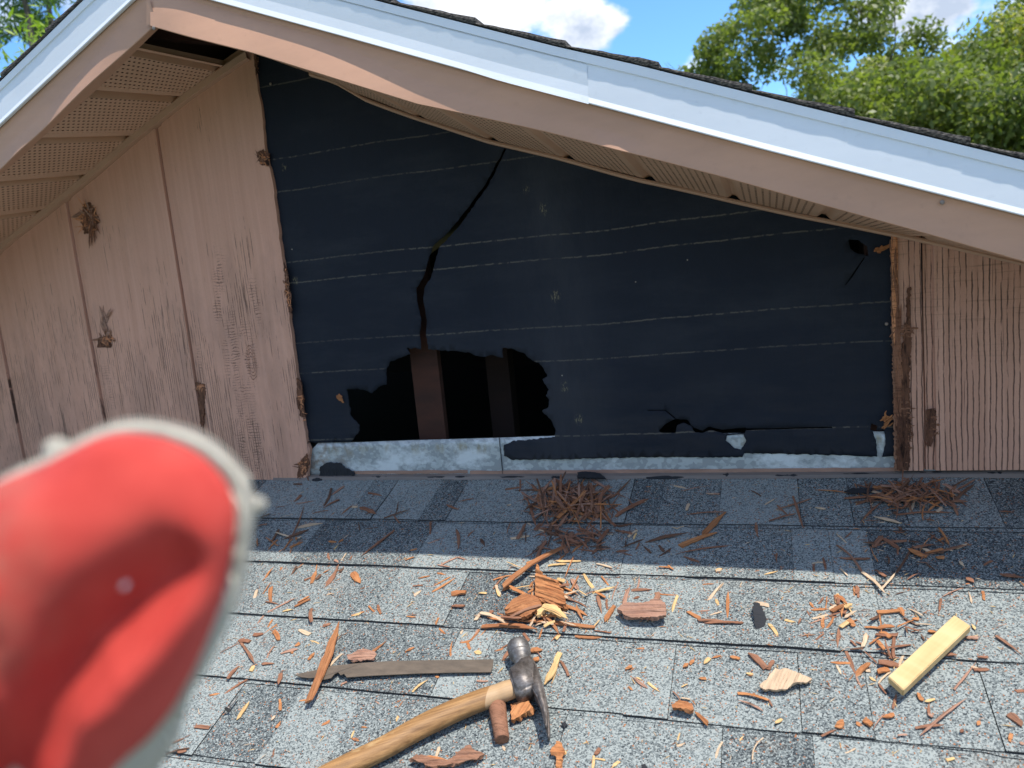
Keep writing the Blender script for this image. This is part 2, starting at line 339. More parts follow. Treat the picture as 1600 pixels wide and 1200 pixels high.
def m_leaf(name, c1, c2, c3):
    m, nt, b = mat(name)
    t = nd(nt, 'ShaderNodeAttribute', attribute_name='tone').outputs['Fac']
    col = mixc(nt, rng(nt, t, 0, .6), c1, c2); col = mixc(nt, rng(nt, t, .75, 1), col, c3)
    setb(nt, b, col, .45, spec=.4)
    tr = nd(nt, 'ShaderNodeBsdfTranslucent', {'Color': mixc(nt, 1.0, col, (1.3, 1.5, .5), 'MULTIPLY')})
    ms = nd(nt, 'ShaderNodeMixShader', {0: .45, 1: b.outputs[0], 2: tr.outputs[0]})
    nt.links.new(ms.outputs[0], nt.nodes['Material Output'].inputs[0])
m_leaf('leaf_oak', (.10, .135, .04), (.20, .235, .075), (.38, .38, .15))
m_leaf('leaf_olive', (.11, .15, .04), (.215, .25, .07), (.46, .40, .09))
m_leaf('leaf_lime', (.15, .24, .03), (.30, .40, .05), (.42, .48, .08))
m_leaf('leaf_pine', (.06, .12, .045), (.12, .2, .06), (.2, .3, .09))
m, nt, b = mat('bark'); setb(nt, b, mixc(nt, noi(nt, OBJC(nt), 12, 5, .7), (.06, .05, .04), (.2, .17, .14)), .95, bump=noi(nt, OBJC(nt), 30, 5), bs=.8, bd=.02)
m, nt, b = mat('grass'); setb(nt, b, mixc(nt, noi(nt, OBJC(nt), 1.2, 8, .7), (.04, .07, .02), (.11, .13, .045)), .95, bump=noi(nt, OBJC(nt), 30, 5), bs=.8, bd=.05)
M = MATS

# ------------------------------------------------------------------ object helpers
def link(name, me, parent=None, smooth=False):
    o = bpy.data.objects.new(name, me); COL.objects.link(o)
    if parent is not None: o.parent = parent
    if smooth:
        for p in me.polygons: p.use_smooth = True
    return o
def mesh_from(name, vs, fs, mats, fmat=None, parent=None, smooth=False):
    me = bpy.data.meshes.new(name); me.from_pydata([tuple(v) for v in vs], [], fs)
    for mm in (mats if isinstance(mats, (list, tuple)) else [mats]): me.materials.append(mm)
    if fmat: me.polygons.foreach_set('material_index', fmat)
    me.update()
    return link(name, me, parent, smooth)
def tag(o, label=None, cat=None, group=None, kind=None):
    if label: o['label'] = label
    if cat: o['category'] = cat
    if group: o['group'] = group
    if kind: o['kind'] = kind
    return o
def empty(name, loc=(0, 0, 0)):
    o = bpy.data.objects.new(name, None); COL.objects.link(o); o.location = loc; o.empty_display_size = .05
    return o
def inpoly(P, poly):
    x, y = P[:, 0], P[:, 1]; c = np.zeros(len(P), bool); n = len(poly)
    for i in range(n):
        x1, y1 = poly[i]; x2, y2 = poly[(i+1) % n]
        if y1 == y2: continue
        k = ((y1 > y) != (y2 > y)) & (x < (x2-x1)*(y-y1)/(y2-y1)+x1); c ^= k
    return c
def rough_poly(poly, step, amp, seed=0, closed=True):
    out = []; r = random.Random(seed)
    n = len(poly)
    for i in range(n if closed else n-1):
        a = Vector(poly[i]); b2 = Vector(poly[(i+1) % n]); L = (b2-a).length; k = max(1, int(L/step))
        nrm = Vector((-(b2-a).y, (b2-a).x)).normalized() if L > 0 else Vector((0, 0))
        for j in range(k):
            p = a.lerp(b2, j/k)
            if j > 0: p = p + nrm*r.uniform(-amp, amp)
            out.append((p.x, p.y))
    if not closed: out.append(tuple(poly[-1]))
    return out
def sheet(name, outer, holes, step, fn, mats, thick, parent, seed=1, backmat=None):
    """flat sheet cut to an outline with holes; fn(x, z) -> point; given a real thickness"""
    r = np.random.default_rng(seed)
    pts = [Vector(p) for p in outer]; edges = [(i, (i+1) % len(outer)) for i in range(len(outer))]
    for h in holes:
        b0 = len(pts); pts += [Vector(p) for p in h]; edges += [(b0+i, b0+(i+1) % len(h)) for i in range(len(h))]
    if step:
        o = np.array(outer); x0, z0 = o.min(0); x1, z1 = o.max(0)
        gx, gz = np.meshgrid(np.arange(x0+step/2, x1, step), np.arange(z0+step/2, z1, step))
        G = np.stack([gx.ravel(), gz.ravel()], 1)+r.uniform(-.2, .2, (gx.size, 2))*step
        ok = inpoly(G, outer)
        for h in holes: ok &= ~inpoly(G, h)
        pts += [Vector((float(a), float(c))) for a, c in G[ok]]
    V, E_, Fc = delaunay_2d_cdt(pts, edges, [], 0, 1e-6)[:3]
    V = np.array([(v.x, v.y) for v in V]); T = np.array([f for f in Fc]); c = V[T].mean(1)
    ok = inpoly(c, outer)
    for h in holes: ok &= ~inpoly(c, h)
    T = T[ok]
    vs = [fn(float(a), float(d)) for a, d in V]
    o = mesh_from(name, vs, [tuple(int(i) for i in t) for t in T], mats, parent=parent, smooth=True)
    if thick:
        s = o.modifiers.new('thick', 'SOLIDIFY'); s.thickness = abs(thick); s.offset = 1 if thick > 0 else -1
    return o
def orient(o, ref):   # make the face normals look towards ref direction
    me = o.data; nrm = sum((p.normal*p.area for p in me.polygons), Vector())
    if nrm.dot(Vector(ref)) < 0: me.flip_normals()
def box(name, lo, hi, mm, parent=None, bev=0):
    bm = bmesh.new(); bmesh.ops.create_cube(bm, size=1)
    for v in bm.verts: v.co = Vector([(lo[i]+hi[i])/2+v.co[i]*(hi[i]-lo[i]) for i in range(3)])
    if bev: bmesh.ops.bevel(bm, geom=bm.edges[:], offset=bev, segments=2, affect='EDGES')
    me = bpy.data.meshes.new(name); bm.to_mesh(me); bm.free(); me.materials.append(mm)
    return link(name, me, parent)

house = empty('house'); tag(house, 'brown gable end house with white trimmed rake, torn open wall and grey shingle lower roof', 'house')

# ------------------------------------------------------------------ rake curves (z as a function of x)
def curve(pts, Y):
    P = sorted(wall(px, py, Y) for px, py in pts)
    xs = [p[0] for p in P]; zs = [p[1] for p in P]
    # run on at the roof's own pitch beyond the frame
    xs = [xs[0]-2.2]+xs+[xs[-1]+1.6]; zs = [zs[0]-2.2*.447]+zs+[zs[-1]-1.6*.405]
    return lambda x: float(np.interp(x, xs, zs))
YF = -OV
zwall = curve([(0, 395), (35, 365), (97, 316), (160, 265), (222, 212), (300, 151), (395, 85), (470, 112), (526, 130), (575, 158), (650, 185), (765, 222), (880, 250), (1000, 282), (1130, 312), (1270, 342), (1420, 372), (1600, 413)], 0)
zfb = curve([(0, 265), (120, 155), (243, 38), (400, 78), (510, 113), (656, 161), (850, 204), (1000, 242), (1135, 277), (1287, 320), (1450, 365), (1600, 408)], YF)
zwb = curve([(0, 200), (110, 97), (213, 0), (243, -24), (542, 58), (800, 130), (900, 156), (1200, 235), (1600, 337)], YF)
zwt = curve([(0, 130), (133, 0), (235, -91), (620, 9), (867, 72), (990, 100), (1200, 152), (1600, 250)], YF)
XA = wall(243, 38, YF)[0]
XL, XR = -2.2, 2.6
def xsamp(a, b, st=.02): return list(np.linspace(a, b, max(2, int(abs(b-a)/st))))

# siding sheets, with the grooves cut in
YS = -.013
def groove_y(x, gs):
    for g in gs:
        t = x-g
        if -.0012 <= t < .0022: return .012
        if .0022 <= t < .017: return .0058
        if .017 <= t < .0185: return .0058*(1-(t-.017)/.0015)
    return 0
GL = [-.2854-.305*k for k in range(7)]
GRR = [1.25+.0483+.305*k for k in range(5)]
def siding(name, outline, gs, mm, seed):
    o2 = outline
    xs = [p[0] for p in o2]
    pts_extra = []
    holes = []
    # vertices rows along the grooves so that the cut is crisp
    outer = o2; V = [Vector(p) for p in outer]; E = [(i, (i+1) % len(outer)) for i in range(len(outer))]
    z0 = min(p[1] for p in outer)-.01; z1 = max(p[1] for p in outer)+.01
    for g in gs:
        for t in (-.00121, -.0009, .0021, .00225, .0169, .0186):
            x = g+t; k = len(V); wob = [noise.noise((g*9, z*6, 3))*.0012 for z in np.linspace(z0, z1, 40)]
            rows = [Vector((x+wob[i], z)) for i, z in enumerate(np.linspace(z0, z1, 40))]
            V += rows; E += [(k+i, k+i+1) for i in range(39)]
    r = np.random.default_rng(seed); st = .03
    gx, gz = np.meshgrid(np.arange(min(xs), max(xs), st), np.arange(z0, z1, st))
    G = np.stack([gx.ravel(), gz.ravel()], 1)+r.uniform(-.2, .2, (gx.size, 2))*st
    ok = inpoly(G, outer)
    for g in gs: ok &= abs(G[:, 0]-g-.009) > .02
    V += [Vector((float(a), float(c))) for a, c in G[ok]]
    V2, _, Fc = delaunay_2d_cdt(V, E, [], 0, 1e-6)[:3]
    V2 = np.array([(v.x, v.y) for v in V2]); T = np.array(Fc); c = V2[T].mean(1); T = T[inpoly(c, outer)]
    vs = []
    for x, z in V2:
        gg = min(gs, key=lambda g: abs(g-x)); xx = x-noise.noise((gg*9, z*6, 3))*.0012
        vs.append((x, YS+groove_y(xx, gs)+noise.noise((x*3, z*3, 9))*.0015, z))
    o = mesh_from(name, vs, [tuple(map(int, t)) for t in T], mm, parent=house)
    orient(o, (0, -1, 0))
    s = o.modifiers.new('thick', 'SOLIDIFY'); s.thickness = .011; s.offset = -1
    return o
edgeL = [wall(*q, YS) for q in [(396, 78), (402, 130), (410, 180), (415, 238), (427, 290), (433, 345), (440, 400), (446, 430), (452, 500), (462, 570), (470, 630), (478, 685), (484, 702), (480, 745), (456, 754)]]
outL = rough_poly(edgeL, .012, .0016, 4, False)+[(wall(395, 752, YS)[0], .0), (-.6, .0), (XL+.05, .0), (XL+.05, zwall(XL+.05)+.02)]+[(x, zwall(x)+.02) for x in xsamp(XL+.15, -.012, .05)]
sidL = siding('siding_panel', outL, GL, M['siding_left'], 3)
sidL['label'] = 'weathered brown grooved siding left of the opening with knots, checks and broken splintered edge'
xr0 = 1.2545
outR = rough_poly([(xr0, zwall(xr0)+.02), (xr0+.001, .25), (xr0+.003, .012)], .01, .0014, 9, False)+[(1.7, .012), (2.55, .012), (2.55, zwall(2.55)+.02)]+[(x, zwall(x)+.02) for x in xsamp(2.4, xr0+.05, .05)]
sidR = siding('siding_panel', outR, GRR, M['siding_right'], 5)
sidR['label'] = 'deeply ribbed brown siding right of the opening'

# torn wood at the siding's edges and nail spots
def splinters(name, centre, n, spread, L, parent, mm, up=.4, seed=0, Y=YS, ang=None, wid=.0022, av=.28):
    r = random.Random(seed); vs, fs = [], []
    for i in range(n):
        cx = centre[0]+r.gauss(0, spread[0]); cz = centre[1]+r.gauss(0, spread[1])
        a = (r.uniform(0, 2*math.pi) if ang is None else ang+r.gauss(0, av)); l = L*r.uniform(.3, 1.2); out = r.uniform(-.05, up)
        d = Vector((math.cos(a), -out, math.sin(a))).normalized(); s = d.cross(Vector((0, 1, 0))).normalized(); t = d.cross(s)
        w_ = wid*r.uniform(.5, 1.6); p0 = Vector((cx, Y-.0005, cz))-d*l*.3; k = len(vs)
        for (f, ww) in ((0, .7), (.35, 1), (.75, .75), (1, .12)):
            c = p0+d*l*f+s*r.uniform(-1, 1)*w_*.5
            vs += [c+s*w_*ww, c+t*w_*.4*ww, c-s*w_*ww, c-t*w_*.4*ww]
        for j in range(3):
            for q in range(4): fs.append((k+j*4+q, k+j*4+(q+1) % 4, k+j*4+4+(q+1) % 4, k+j*4+4+q))
        fs += [(k, k+1, k+2, k+3), (k+12, k+15, k+14, k+13)]
    return mesh_from(name, vs, fs, mm, parent=parent)
def patch(name, pxs, Y, parent, mm, seed, thick=.003, amp=.0016, relief=.003, step=.0035):
    outl = rough_poly([wall(*q, Y) for q in pxs], .0035, amp, seed)
    o = sheet(name, outl, [], step, lambda x, z: (x, Y-abs(noise.noise((x*190, z*22, seed)))*relief, z), mm, 0, parent, seed)
    orient(o, (0, -1, 0)); s = o.modifiers.new('thick', 'SOLIDIFY'); s.thickness = thick; s.offset = -1
    for p in o.data.polygons: p.use_smooth = False
    return o
HP = math.pi/2
def c_(px, py): return wall(px, py, YS)
patch('torn_patch', [(130, 322), (140, 316), (148, 330), (156, 345), (146, 362), (132, 366), (126, 345)], YS-.0008, sidL, M['raw_dark'], 55, relief=.002, amp=.003)
splinters('torn_splinters', c_(139, 342), 46, (.009, .016), .052, sidL, M['wood_brown'], .5, 1, ang=-HP*.9, wid=.0022)
splinters('torn_splinters', c_(140, 340), 34, (.009, .013), .040, sidL, M['wood_pink'], .7, 12, wid=.0022)
splinters('torn_splinters', c_(141, 342), 44, (.009, .014), .046, sidL, M['fresh_red'], .8, 13, wid=.0018)
splinters('torn_splinters', c_(166, 530), 26, (.010, .008), .034, sidL, M['wood_brown'], .5, 2, wid=.002)
splinters('torn_splinters', c_(165, 510), 18, (.006, .016), .045, sidL, M['wood_pink'], .25, 14, ang=HP, wid=.003)
patch('torn_patch', [(154, 528), (174, 524), (173, 543), (152, 543)], YS-.0016, sidL, M['raw_dark'], 15, relief=.002)
splinters('torn_splinters', c_(313, 602), 18, (.007, .005), .02, sidL, M['wood_brown'], .6, 3, wid=.0014)
patch('torn_patch', [(304, 598), (320, 600), (321, 614), (317, 665), (314, 668), (310, 615)], YS-.001, sidL, M['raw_dark'], 6)
splinters('torn_splinters', c_(409, 248), 24, (.006, .008), .022, sidL, M['wood_brown'], .5, 4, wid=.0014)
splinters('torn_splinters', c_(414, 250), 22, (.003, .006), .02, sidL, M['fresh_red'], .6, 44, wid=.0016)
patch('torn_patch', [(400, 238), (410, 234), (421, 240), (419, 260), (407, 257)], YS-.001, sidL, M['raw_dark'], 7)
for (pts, sd) in (([(399, 84), (403, 90), (403, 112), (400, 118), (398, 100)], 8), ([(443, 410), (449, 425), (452, 455), (456, 490), (451, 488), (446, 450)], 9),
                  ([(464, 590), (471, 598), (475, 640), (477, 652), (469, 650), (464, 625)], 10), ([(468, 722), (480, 708), (484, 722), (478, 742), (464, 748)], 11)):
    patch('torn_edge', pts, YS-.0010, sidL, M['raw_dark'], sd, relief=.004)
splinters('torn_splinters', c_(449, 452), 40, (.003, .022), .018, sidL, M['wood_brown'], .3, 5, ang=-HP, wid=.0014)
splinters('torn_splinters', c_(470, 625), 34, (.003, .017), .018, sidL, M['wood_brown'], .3, 6, ang=HP, wid=.0014)
splinters('torn_splinters', c_(474, 728), 40, (.006, .010), .02, sidL, M['raw_dark'], .5, 7, wid=.0015)
splinters('torn_splinters', c_(474, 732), 16, (.005, .010), .018, sidL, M['wood_brown'], .6, 57, wid=.0013)
splinters('torn_splinters', c_(401, 95), 16, (.002, .008), .014, sidL, M['wood_brown'], .4, 8, wid=.0013)
for (px, py, n_, sx_, sy_, L_) in ((451, 460, 14, .002, .02, .016), (472, 630, 14, .003, .015, .018), (475, 728, 14, .005, .009, .02), (315, 604, 10, .006, .004, .02), (168, 532, 14, .008, .005, .024)):
    splinters('torn_splinters', c_(px, py), n_, (sx_, sy_), L_, sidL, M['fresh_red'], .6, px, wid=.0013, Y=YS-.0015)
# knot outline on the left sheet
kx, kz = wall(394, 566, YS)
vs, fs = [], []
for ring, rr in enumerate((1, .8, .6, .38)):
    k = len(vs); n = 60
    for i in range(n):
        a = i/n*2*math.pi; wv_ = 1+.06*noise.noise((math.cos(a)*2, math.sin(a)*2, ring*3))
        for e in (0, .035):
            vs.append((kx+math.cos(a)*.014*(rr-e)*wv_, YS-.0022, kz+math.sin(a)*.041*(rr-e)*wv_))
    for i in range(n):
        if noise.noise((i*.5, ring*5, 0)) > -.22: fs.append((k+2*i, k+2*((i+1) % n), k+2*((i+1) % n)+1, k+2*i+1))
mesh_from('knot', vs, fs, M['raw_dark'], parent=sidL)
# right side: bare strip where the sheet was ripped
patch('torn_patch', [(1391, 374), (1398, 374), (1400, 430), (1402, 500), (1405, 560), (1404, 620), (1409, 735), (1398, 736), (1394, 560)], YS-.001, sidR, M['wood_brown'], 21, relief=.004)
patch('torn_patch', [(1418, 450), (1423, 448), (1421, 500), (1424, 520), (1421, 600), (1423, 660), (1420, 734), (1404, 734), (1403, 610), (1410, 540), (1416, 500)], YS-.0030, sidR, M['raw_dark'], 22, relief=.004)
patch('torn_patch', [(1400, 608), (1421, 606), (1420, 680), (1422, 730), (1402, 734)], YS-.0034, sidR, M['raw_dark'], 23, relief=.004)
patch('torn_patch', [(1448, 640), (1461, 638), (1460, 668), (1455, 698), (1448, 697)], YS-.0008, sidR, M['raw_dark'], 24, relief=.003)
splinters('torn_splinters', c_(1456, 668), 16, (.004, .014), .014, sidR, M['wood_brown'], .1, 29, ang=0, wid=.0016)
splinters('torn_splinters', c_(1398, 470), 44, (.0018, .060), .070, sidR, M['fresh_red'], .04, 25, ang=HP, Y=YS-.003, wid=.0015, av=.05)
splinters('torn_splinters', c_(1402, 560), 50, (.0025, .060), .060, sidR, M['wood_brown'], .05, 65, ang=HP, Y=YS-.004, wid=.0016, av=.07)
splinters('torn_splinters', c_(1414, 515), 18, (.006, .005), .02, sidR, M['wood_brown'], .4, 26, Y=YS-.003, wid=.0014)
splinters('torn_splinters', c_(1413, 665), 50, (.005, .030), .016, sidR, M['wood_brown'], .15, 27, ang=0, Y=YS-.004, wid=.0013)
splinters('torn_splinters', c_(1411, 680), 60, (.005, .025), .030, sidR, M['raw_dark'], .2, 67, ang=HP, Y=YS-.005, wid=.0014, av=.1)
splinters('torn_splinters', c_(1384, 655), 18, (.003, .007), .020, sidR, M['wood_orange'], .9, 28, ang=HP*.6, wid=.0017)
# building paper with its tears
def c5(x, y): return wall(440+x/2.857, 500+y/2.857)
def c6(x, y): return wall(960+x/2.5, 420+y/2.5)
def c3(x, y): return wall(800+x/2, 100+y/2)
big = [c5(*q) for q in [(300, 560), (345, 500), (350, 470), (310, 430), (300, 360), (290, 310), (340, 305), (385, 318), (405, 328), (430, 300), (470, 288), (468, 220), (482, 188), (540, 165), (575, 152), (558, 124), (660, 132), (750, 138), (840, 145), (870, 160), (905, 164), (940, 155), (990, 168), (988, 124), (1040, 130), (1080, 145), (1120, 180), (1150, 190), (1170, 215), (1188, 250), (1165, 265), (1195, 310), (1180, 335), (1197, 355), (1192, 388), (1165, 405), (1200, 440), (1222, 480), (1222, 520), (1100, 533), (1030, 540), (995, 556), (985, 590), (600, 590)]]
def crackpoly(pts):
    Lf, Rt = [], []
    for x, y, w_ in pts: Lf.append((x-w_/2, y)); Rt.append((x+w_/2, y+1))
    return [wall(*q) for q in Lf+Rt[::-1]]
crack = crackpoly([(790, 232, 3), (786, 240, 3), (775, 262, 4), (760, 290, 5), (745, 310, 6), (720, 345, 7), (700, 368, 8), (682, 385, 10), (674, 410, 11), (668, 432, 12), (657, 450, 12), (657, 470, 10), (663, 500, 9), (661, 520, 10), (665, 552, 12)])
holes = [rough_poly(big, .0042, .0015, 1), rough_poly(crack, .006, .0011, 2)]
holes.append(rough_poly([c6(*q) for q in [(175, 630), (200, 605), (240, 585), (285, 590), (310, 620), (345, 632), (370, 615), (420, 628), (515, 618), (510, 640), (430, 642), (380, 628), (345, 640), (315, 638), (300, 612), (270, 600), (245, 610), (240, 640), (180, 638)]], .005, .0007, 3))
holes.append([c6(*q) for q in [(505, 622), (600, 622), (700, 619), (850, 616), (850, 621), (700, 624), (600, 627), (505, 630)]])
holes.append([c6(*q) for q in [(1003, 603), (1027, 612), (1022, 632), (998, 628)]])
holes.append(rough_poly([c6(*q) for q in [(440, 650), (505, 645), (515, 670), (495, 705), (470, 700), (435, 670)]], .004, .0008, 5))
holes.append(rough_poly([c6(*q) for q in [(1008, 634), (1055, 628), (1058, 680), (1045, 733), (1026, 733), (1022, 670)]], .004, .0008, 6))
holes.append(rough_poly([c3(*q) for q in [(1052, 548), (1080, 550), (1110, 570), (1114, 600), (1080, 592), (1055, 577)]], .004, .0006, 7))
holes.append([c3(*q) for q in [(1099, 604), (1060, 662), (1040, 690), (1043, 691), (1064, 664), (1103, 604)]])
holes.append([c6(*q) for q in [(130, 551), (200, 551), (240, 583), (236, 586), (198, 554), (130, 554)]])
lowb = [wall(*q) for q in [(430, 692), (556, 690), (600, 694), (780, 700), (787, 694), (788, 712), (800, 718), (900, 716), (1015, 714), (1160, 714), (1163, 708), (1280, 710), (1370, 713), (1396, 712), (1425, 712)]]
outer = rough_poly(lowb, .005, .0012, 8, False)+[(x, zwall(x)+.03) for x in xsamp(1.31, -.1, .04)]
cxp = wall(860, 400)[0]
def paper_fn(x, z):
    y = -.0022 + noise.noise((x*2.2, 1, z*1.6))*.006 + noise.noise((x*9, 3, z*5))*.0016 - .004*math.exp(-((x-cxp)/.02)**2)*.6
    y += noise.noise((x*3, 9, z*14))*.0022*max(0, 1-z/.3)
    y = min(max(y, -.0095), .006)
    if z < .11: y = min(y, -.0025)
    return (x, y, z)
paper = sheet('building_paper', outer, holes, .016, paper_fn, M['tar_paper'], 0, house)
orient(paper, (0, -1, 0)); s = paper.modifiers.new('thick', 'SOLIDIFY'); s.thickness = .0009; s.offset = -1
splinters('torn_splinters', wall(535, 622), 5, (.002, .006), .02, paper, M['wood_orange'], .4, 30, Y=-.006, ang=HP*1.2, wid=.004)
splinters('torn_splinters', wall(1367, 391), 5, (.006, .001), .02, paper, M['wood_orange'], .3, 31, Y=-.006, ang=0, wid=.003)

# galvanised flashing behind the paper's foot
def fl_fn(x, z): return (x, .0005+noise.noise((x*5, z*5, 2))*.0008, z)
fo = [wall(*q) for q in [(482, 748), (484, 706), (497, 692), (560, 691), (640, 688), (780, 684), (868, 681), (870, 676), (1040, 678), (1400, 674), (1440, 674)]]
fo = fo+[(2.5, .06), (2.5, -.004), (1.25, -.003)]
fl = sheet('wall_flashing', fo, [], .03, fl_fn, M['galvanised'], 0, house)
orient(fl, (0, -1, 0)); s = fl.modifiers.new('thick', 'SOLIDIFY'); s.thickness = .0008; s.offset = -1
# painted band low on the flashing and the seam where two lengths lap
sx = wall(782, 700)[0]
def band(name, x0, x1, z0, z1, y, mm, par, seed):
    p = rough_poly([(x0, z0(x0)), (x1, z0(x1)), (x1, z1(x1)), (x0, z1(x0))], .02, .0008, seed)
    o = sheet(name, p, [], .03, lambda x, z: (x, y, z), mm, 0, par); orient(o, (0, -1, 0)); return o
band('paint_band', .06, .40, lambda x: .0095, lambda x: .017, -.0022, M['brown_stripe'], fl, 1)
band('paint_band', .405, 1.25, lambda x: .004, lambda x: .0155, -.0022, M['brown_stripe'], fl, 2)
box('lap_seam', (sx-.0006, -.0024, .004), (sx+.0006, -.0008, .088), M['tar'], fl)
# the flashing's foot turned out over the shingles
vs, fs = [], []
xs = xsamp(-.1, 2.5, .02)
for i, x in enumerate(xs):
    wob = noise.noise((x*8, 0, 1))*.004+noise.noise((x*40, 0, 1))*.0015
    vs += [Vector((x, -.0008, .0085)), rw(x, .010, .0085), rw(x, .016+wob, .0045)]
    if i: k = 3*i; fs += [(k-3, k, k+1, k-2), (k-2, k+1, k+2, k-1)]
mesh_from('flashing_foot', vs, fs, M['dull_metal'], parent=fl)
# sealant lumps
def tarlump(px, py, L, H, seed):
    x0, d0 = roofpt(px, py, .004); vs, fs = [], []; n, mm_ = 14, 7
    for i in range(n+1):
        t = i/n*2-1; w_ = H*math.sqrt(max(0, 1-t*t))*(1+.4*noise.noise((i*.6, seed, 0)))
        for j in range(mm_+1):
            s_ = j/mm_*2-1
            vs.append(rw(x0+t*L/2, d0+s_*w_*.7-.002, .003+.006*math.sqrt(max(0, 1-s_*s_))*(w_/H+.01)+.001*noise.noise((i*.8, j*.8, seed))))
    for i in range(n):
        for j in range(mm_): a = i*(mm_+1)+j; fs.append((a, a+1, a+mm_+2, a+mm_+1))
    return mesh_from('sealant', vs, fs, M['tar'], parent=fl, smooth=True)
for i, a in enumerate([(925, 746, .055, .012), (870, 748, .04, .006), (1135, 745, .04, .010), (1040, 748, .09, .005), (1555, 743, .05, .008), (1340, 744, .16, .005), (700, 748, .2, .005), (590, 748, .08, .006), (1460, 742, .1, .005), (1230, 746, .08, .005), (800, 748, .09, .005), (495, 751, .03, .008)]): tarlump(*a, seed=i)
patch('tar_flap', [(499, 744), (500, 730), (510, 723), (530, 723), (541, 732), (553, 737), (556, 747), (520, 749)], -.006, fl, M['tar'], 41, .002, relief=.003)

# soffit
def soffit(side):
    x0, x1 = (XL, -.064) if side < 0 else (.10, XR)
    cu = .154 if side < 0 else .1515
    ph = -.1803 if side < 0 else .3676
    cs = math.hypot(1, .43)
    stx = sorted(set([x0, x1]+[ph+side*0+k*cu for k in range(-20, 20)]))
    stx = [x for x in stx if x0 <= x <= x1]
    vs, fs, pm, uvs = [], [], [], []
    prof = [(.0, 0, 0), (.03, 0, 1), (.92-.10, 0, 0), (.86, .011, 0), (.95, .011, 0), (1., 0, 0)]
    ny = 8
    def pt(x, v, drop):
        zz = zfb(x)*v+zwall(x)*(1-v)
        return (x, YF*v, zz+.004+drop)
    for a, b2 in zip(stx[:-1], stx[1:]):
        L = b2-a
        cuts = [0, .04, .80, .82, .93, .95, 1.0] if side < 0 else [0, .04, .1, .14, .2, .96, 1.0]
        drop = [0, 0, 0, .017, .017, 0, 0] if side < 0 else [0, 0, .008, .008, 0, 0, 0]
        msk = [0, 1, 0, 0, 0, 0] if side < 0 else [0, 0, 0, 0, 1, 0]
        for j in range(len(cuts)-1):
            for q in range(ny):
                k = len(vs); v0, v1 = q/ny, (q+1)/ny
                xa, xb = a+cuts[j]*L, a+cuts[j+1]*L
                vs += [pt(xa, v0, drop[j]), pt(xb, v0, drop[j+1]), pt(xb, v1, drop[j+1]), pt(xa, v1, drop[j])]
                fs.append((k, k+1, k+2, k+3)); pm.append(msk[j])
                ua, ub = cuts[j]*L*cs, cuts[j+1]*L*cs
                uvs += [(ua, v0*OV), (ub, v0*OV), (ub, v1*OV), (ua, v1*OV)]
    o = mesh_from('soffit', vs, fs, M['soffit'], parent=house)
    uvl = o.data.uv_layers.new(name='UVMap')
    for i, l in enumerate(o.data.loops): uvl.data[i].uv = uvs[i]
    at = o.data.attributes.new('pmask', 'FLOAT', 'FACE'); at.data.foreach_set('value', pm)
    return o
for sd in (-1, 1):
    o = soffit(sd); o['label'] = 'perforated brown soffit under the %s rake' % ('left' if sd < 0 else 'right')
# channel trim where soffit meets siding
for sd in (-1, 1):
    xs = xsamp(XL, -.002, .02) if sd < 0 else xsamp(.14, XR, .02)
    vs, fs = [], []
    yb = YS-.004 if sd < 0 else -.007
    h = .013 if sd < 0 else .0032
    for i, x in enumerate(xs):
        z = zwall(x)+noise.noise((x*7, 0, 4))*.0015
        vs += [(x, 0.0, z+.006), (x, yb-.010, z+.004), (x, yb-.012, z-.0), (x, yb-.010, z-h), (x, yb-.002, z-h-.001), (x, .0, z-h)]
        if i: k = 6*i; fs += [(k-6+j, k+j, k+j+1, k-5+j) for j in range(5)]
    mesh_from('soffit_channel', vs, fs, M['soffit_channel'], parent=house, smooth=False)

# rake trim: brown fascia with a buckled lower lip, white metal above
def strip_along(name, xs, prof, mm, parent=house, smooth=True):
    vs, fs = [], []
    n = None
    for i, x in enumerate(xs):
        P = prof(x); n = len(P); vs += [(x, y, z) for y, z in P]
        if i: k = n*i; fs += [(k-n+j, k+j, k+j+1, k-n+1+j) for j in range(n-1)]
    o = mesh_from(name, vs, fs, mm, parent=parent, smooth=smooth)
    if smooth: o.data.set_sharp_from_angle(angle=R(16))
    return o
def bulge(x):
    if x >= XA:
        return .0015+.0165*math.exp(-(max(0, x-.30)/.24)**2)*(1-.35*math.exp(-((x-XA)/.06)**2))*1.15+.007*math.exp(-((x-.83)/.035)**2)
    return .0015+.0125*math.exp(-((x+.17)/.10)**2)+.0045*math.exp(-((x+.38)/.05)**2)
def lipw(x):        # how far up the face the buckle reaches, 0..1
    if x >= XA: return .30+.42*math.exp(-((x-.25)/.26)**2)+.30*math.exp(-((x-XA)/.1)**2)
    return .34+.40*math.exp(-((x-XA)/.16)**2)
def fprof(x):
    zt, zb = zwb(x)+.012, zfb(x); H = zt-zb; bl = bulge(x); lw = lipw(x)
    wv_ = .0010*noise.noise((x*6, 0, 0))
    P = [(YF+.004, zt)]
    for t in np.linspace(0, 1, 15):
        f = 1-t    # 1 top .. 0 bottom
        yy = bl*(max(0, 1-f/lw)**.9 if f < lw else 0)
        P.append((YF-yy-wv_*(1-f)-.0014*math.exp(-((f-.80)/.05)**2), zb+H*f-yy*(zb-.44)/1.2285))
    zb -= bl*(zb-.44)/1.2285
    P += [(YF-bl+.0015, zb-.0012), (YF-bl+.005, zb-.0012), (YF+.014, zb+.001), (YF+.016, zb+.005)]
    return P
fr = strip_along('fascia', xsamp(XA, XR, .012), fprof, M['fascia_brown']); fr['label'] = 'buckled brown metal fascia on the right rake'
fleft = strip_along('fascia', xsamp(XL, XA-.0015, .012), fprof, M['fascia_brown']); fleft['label'] = 'brown metal fascia on the left rake'
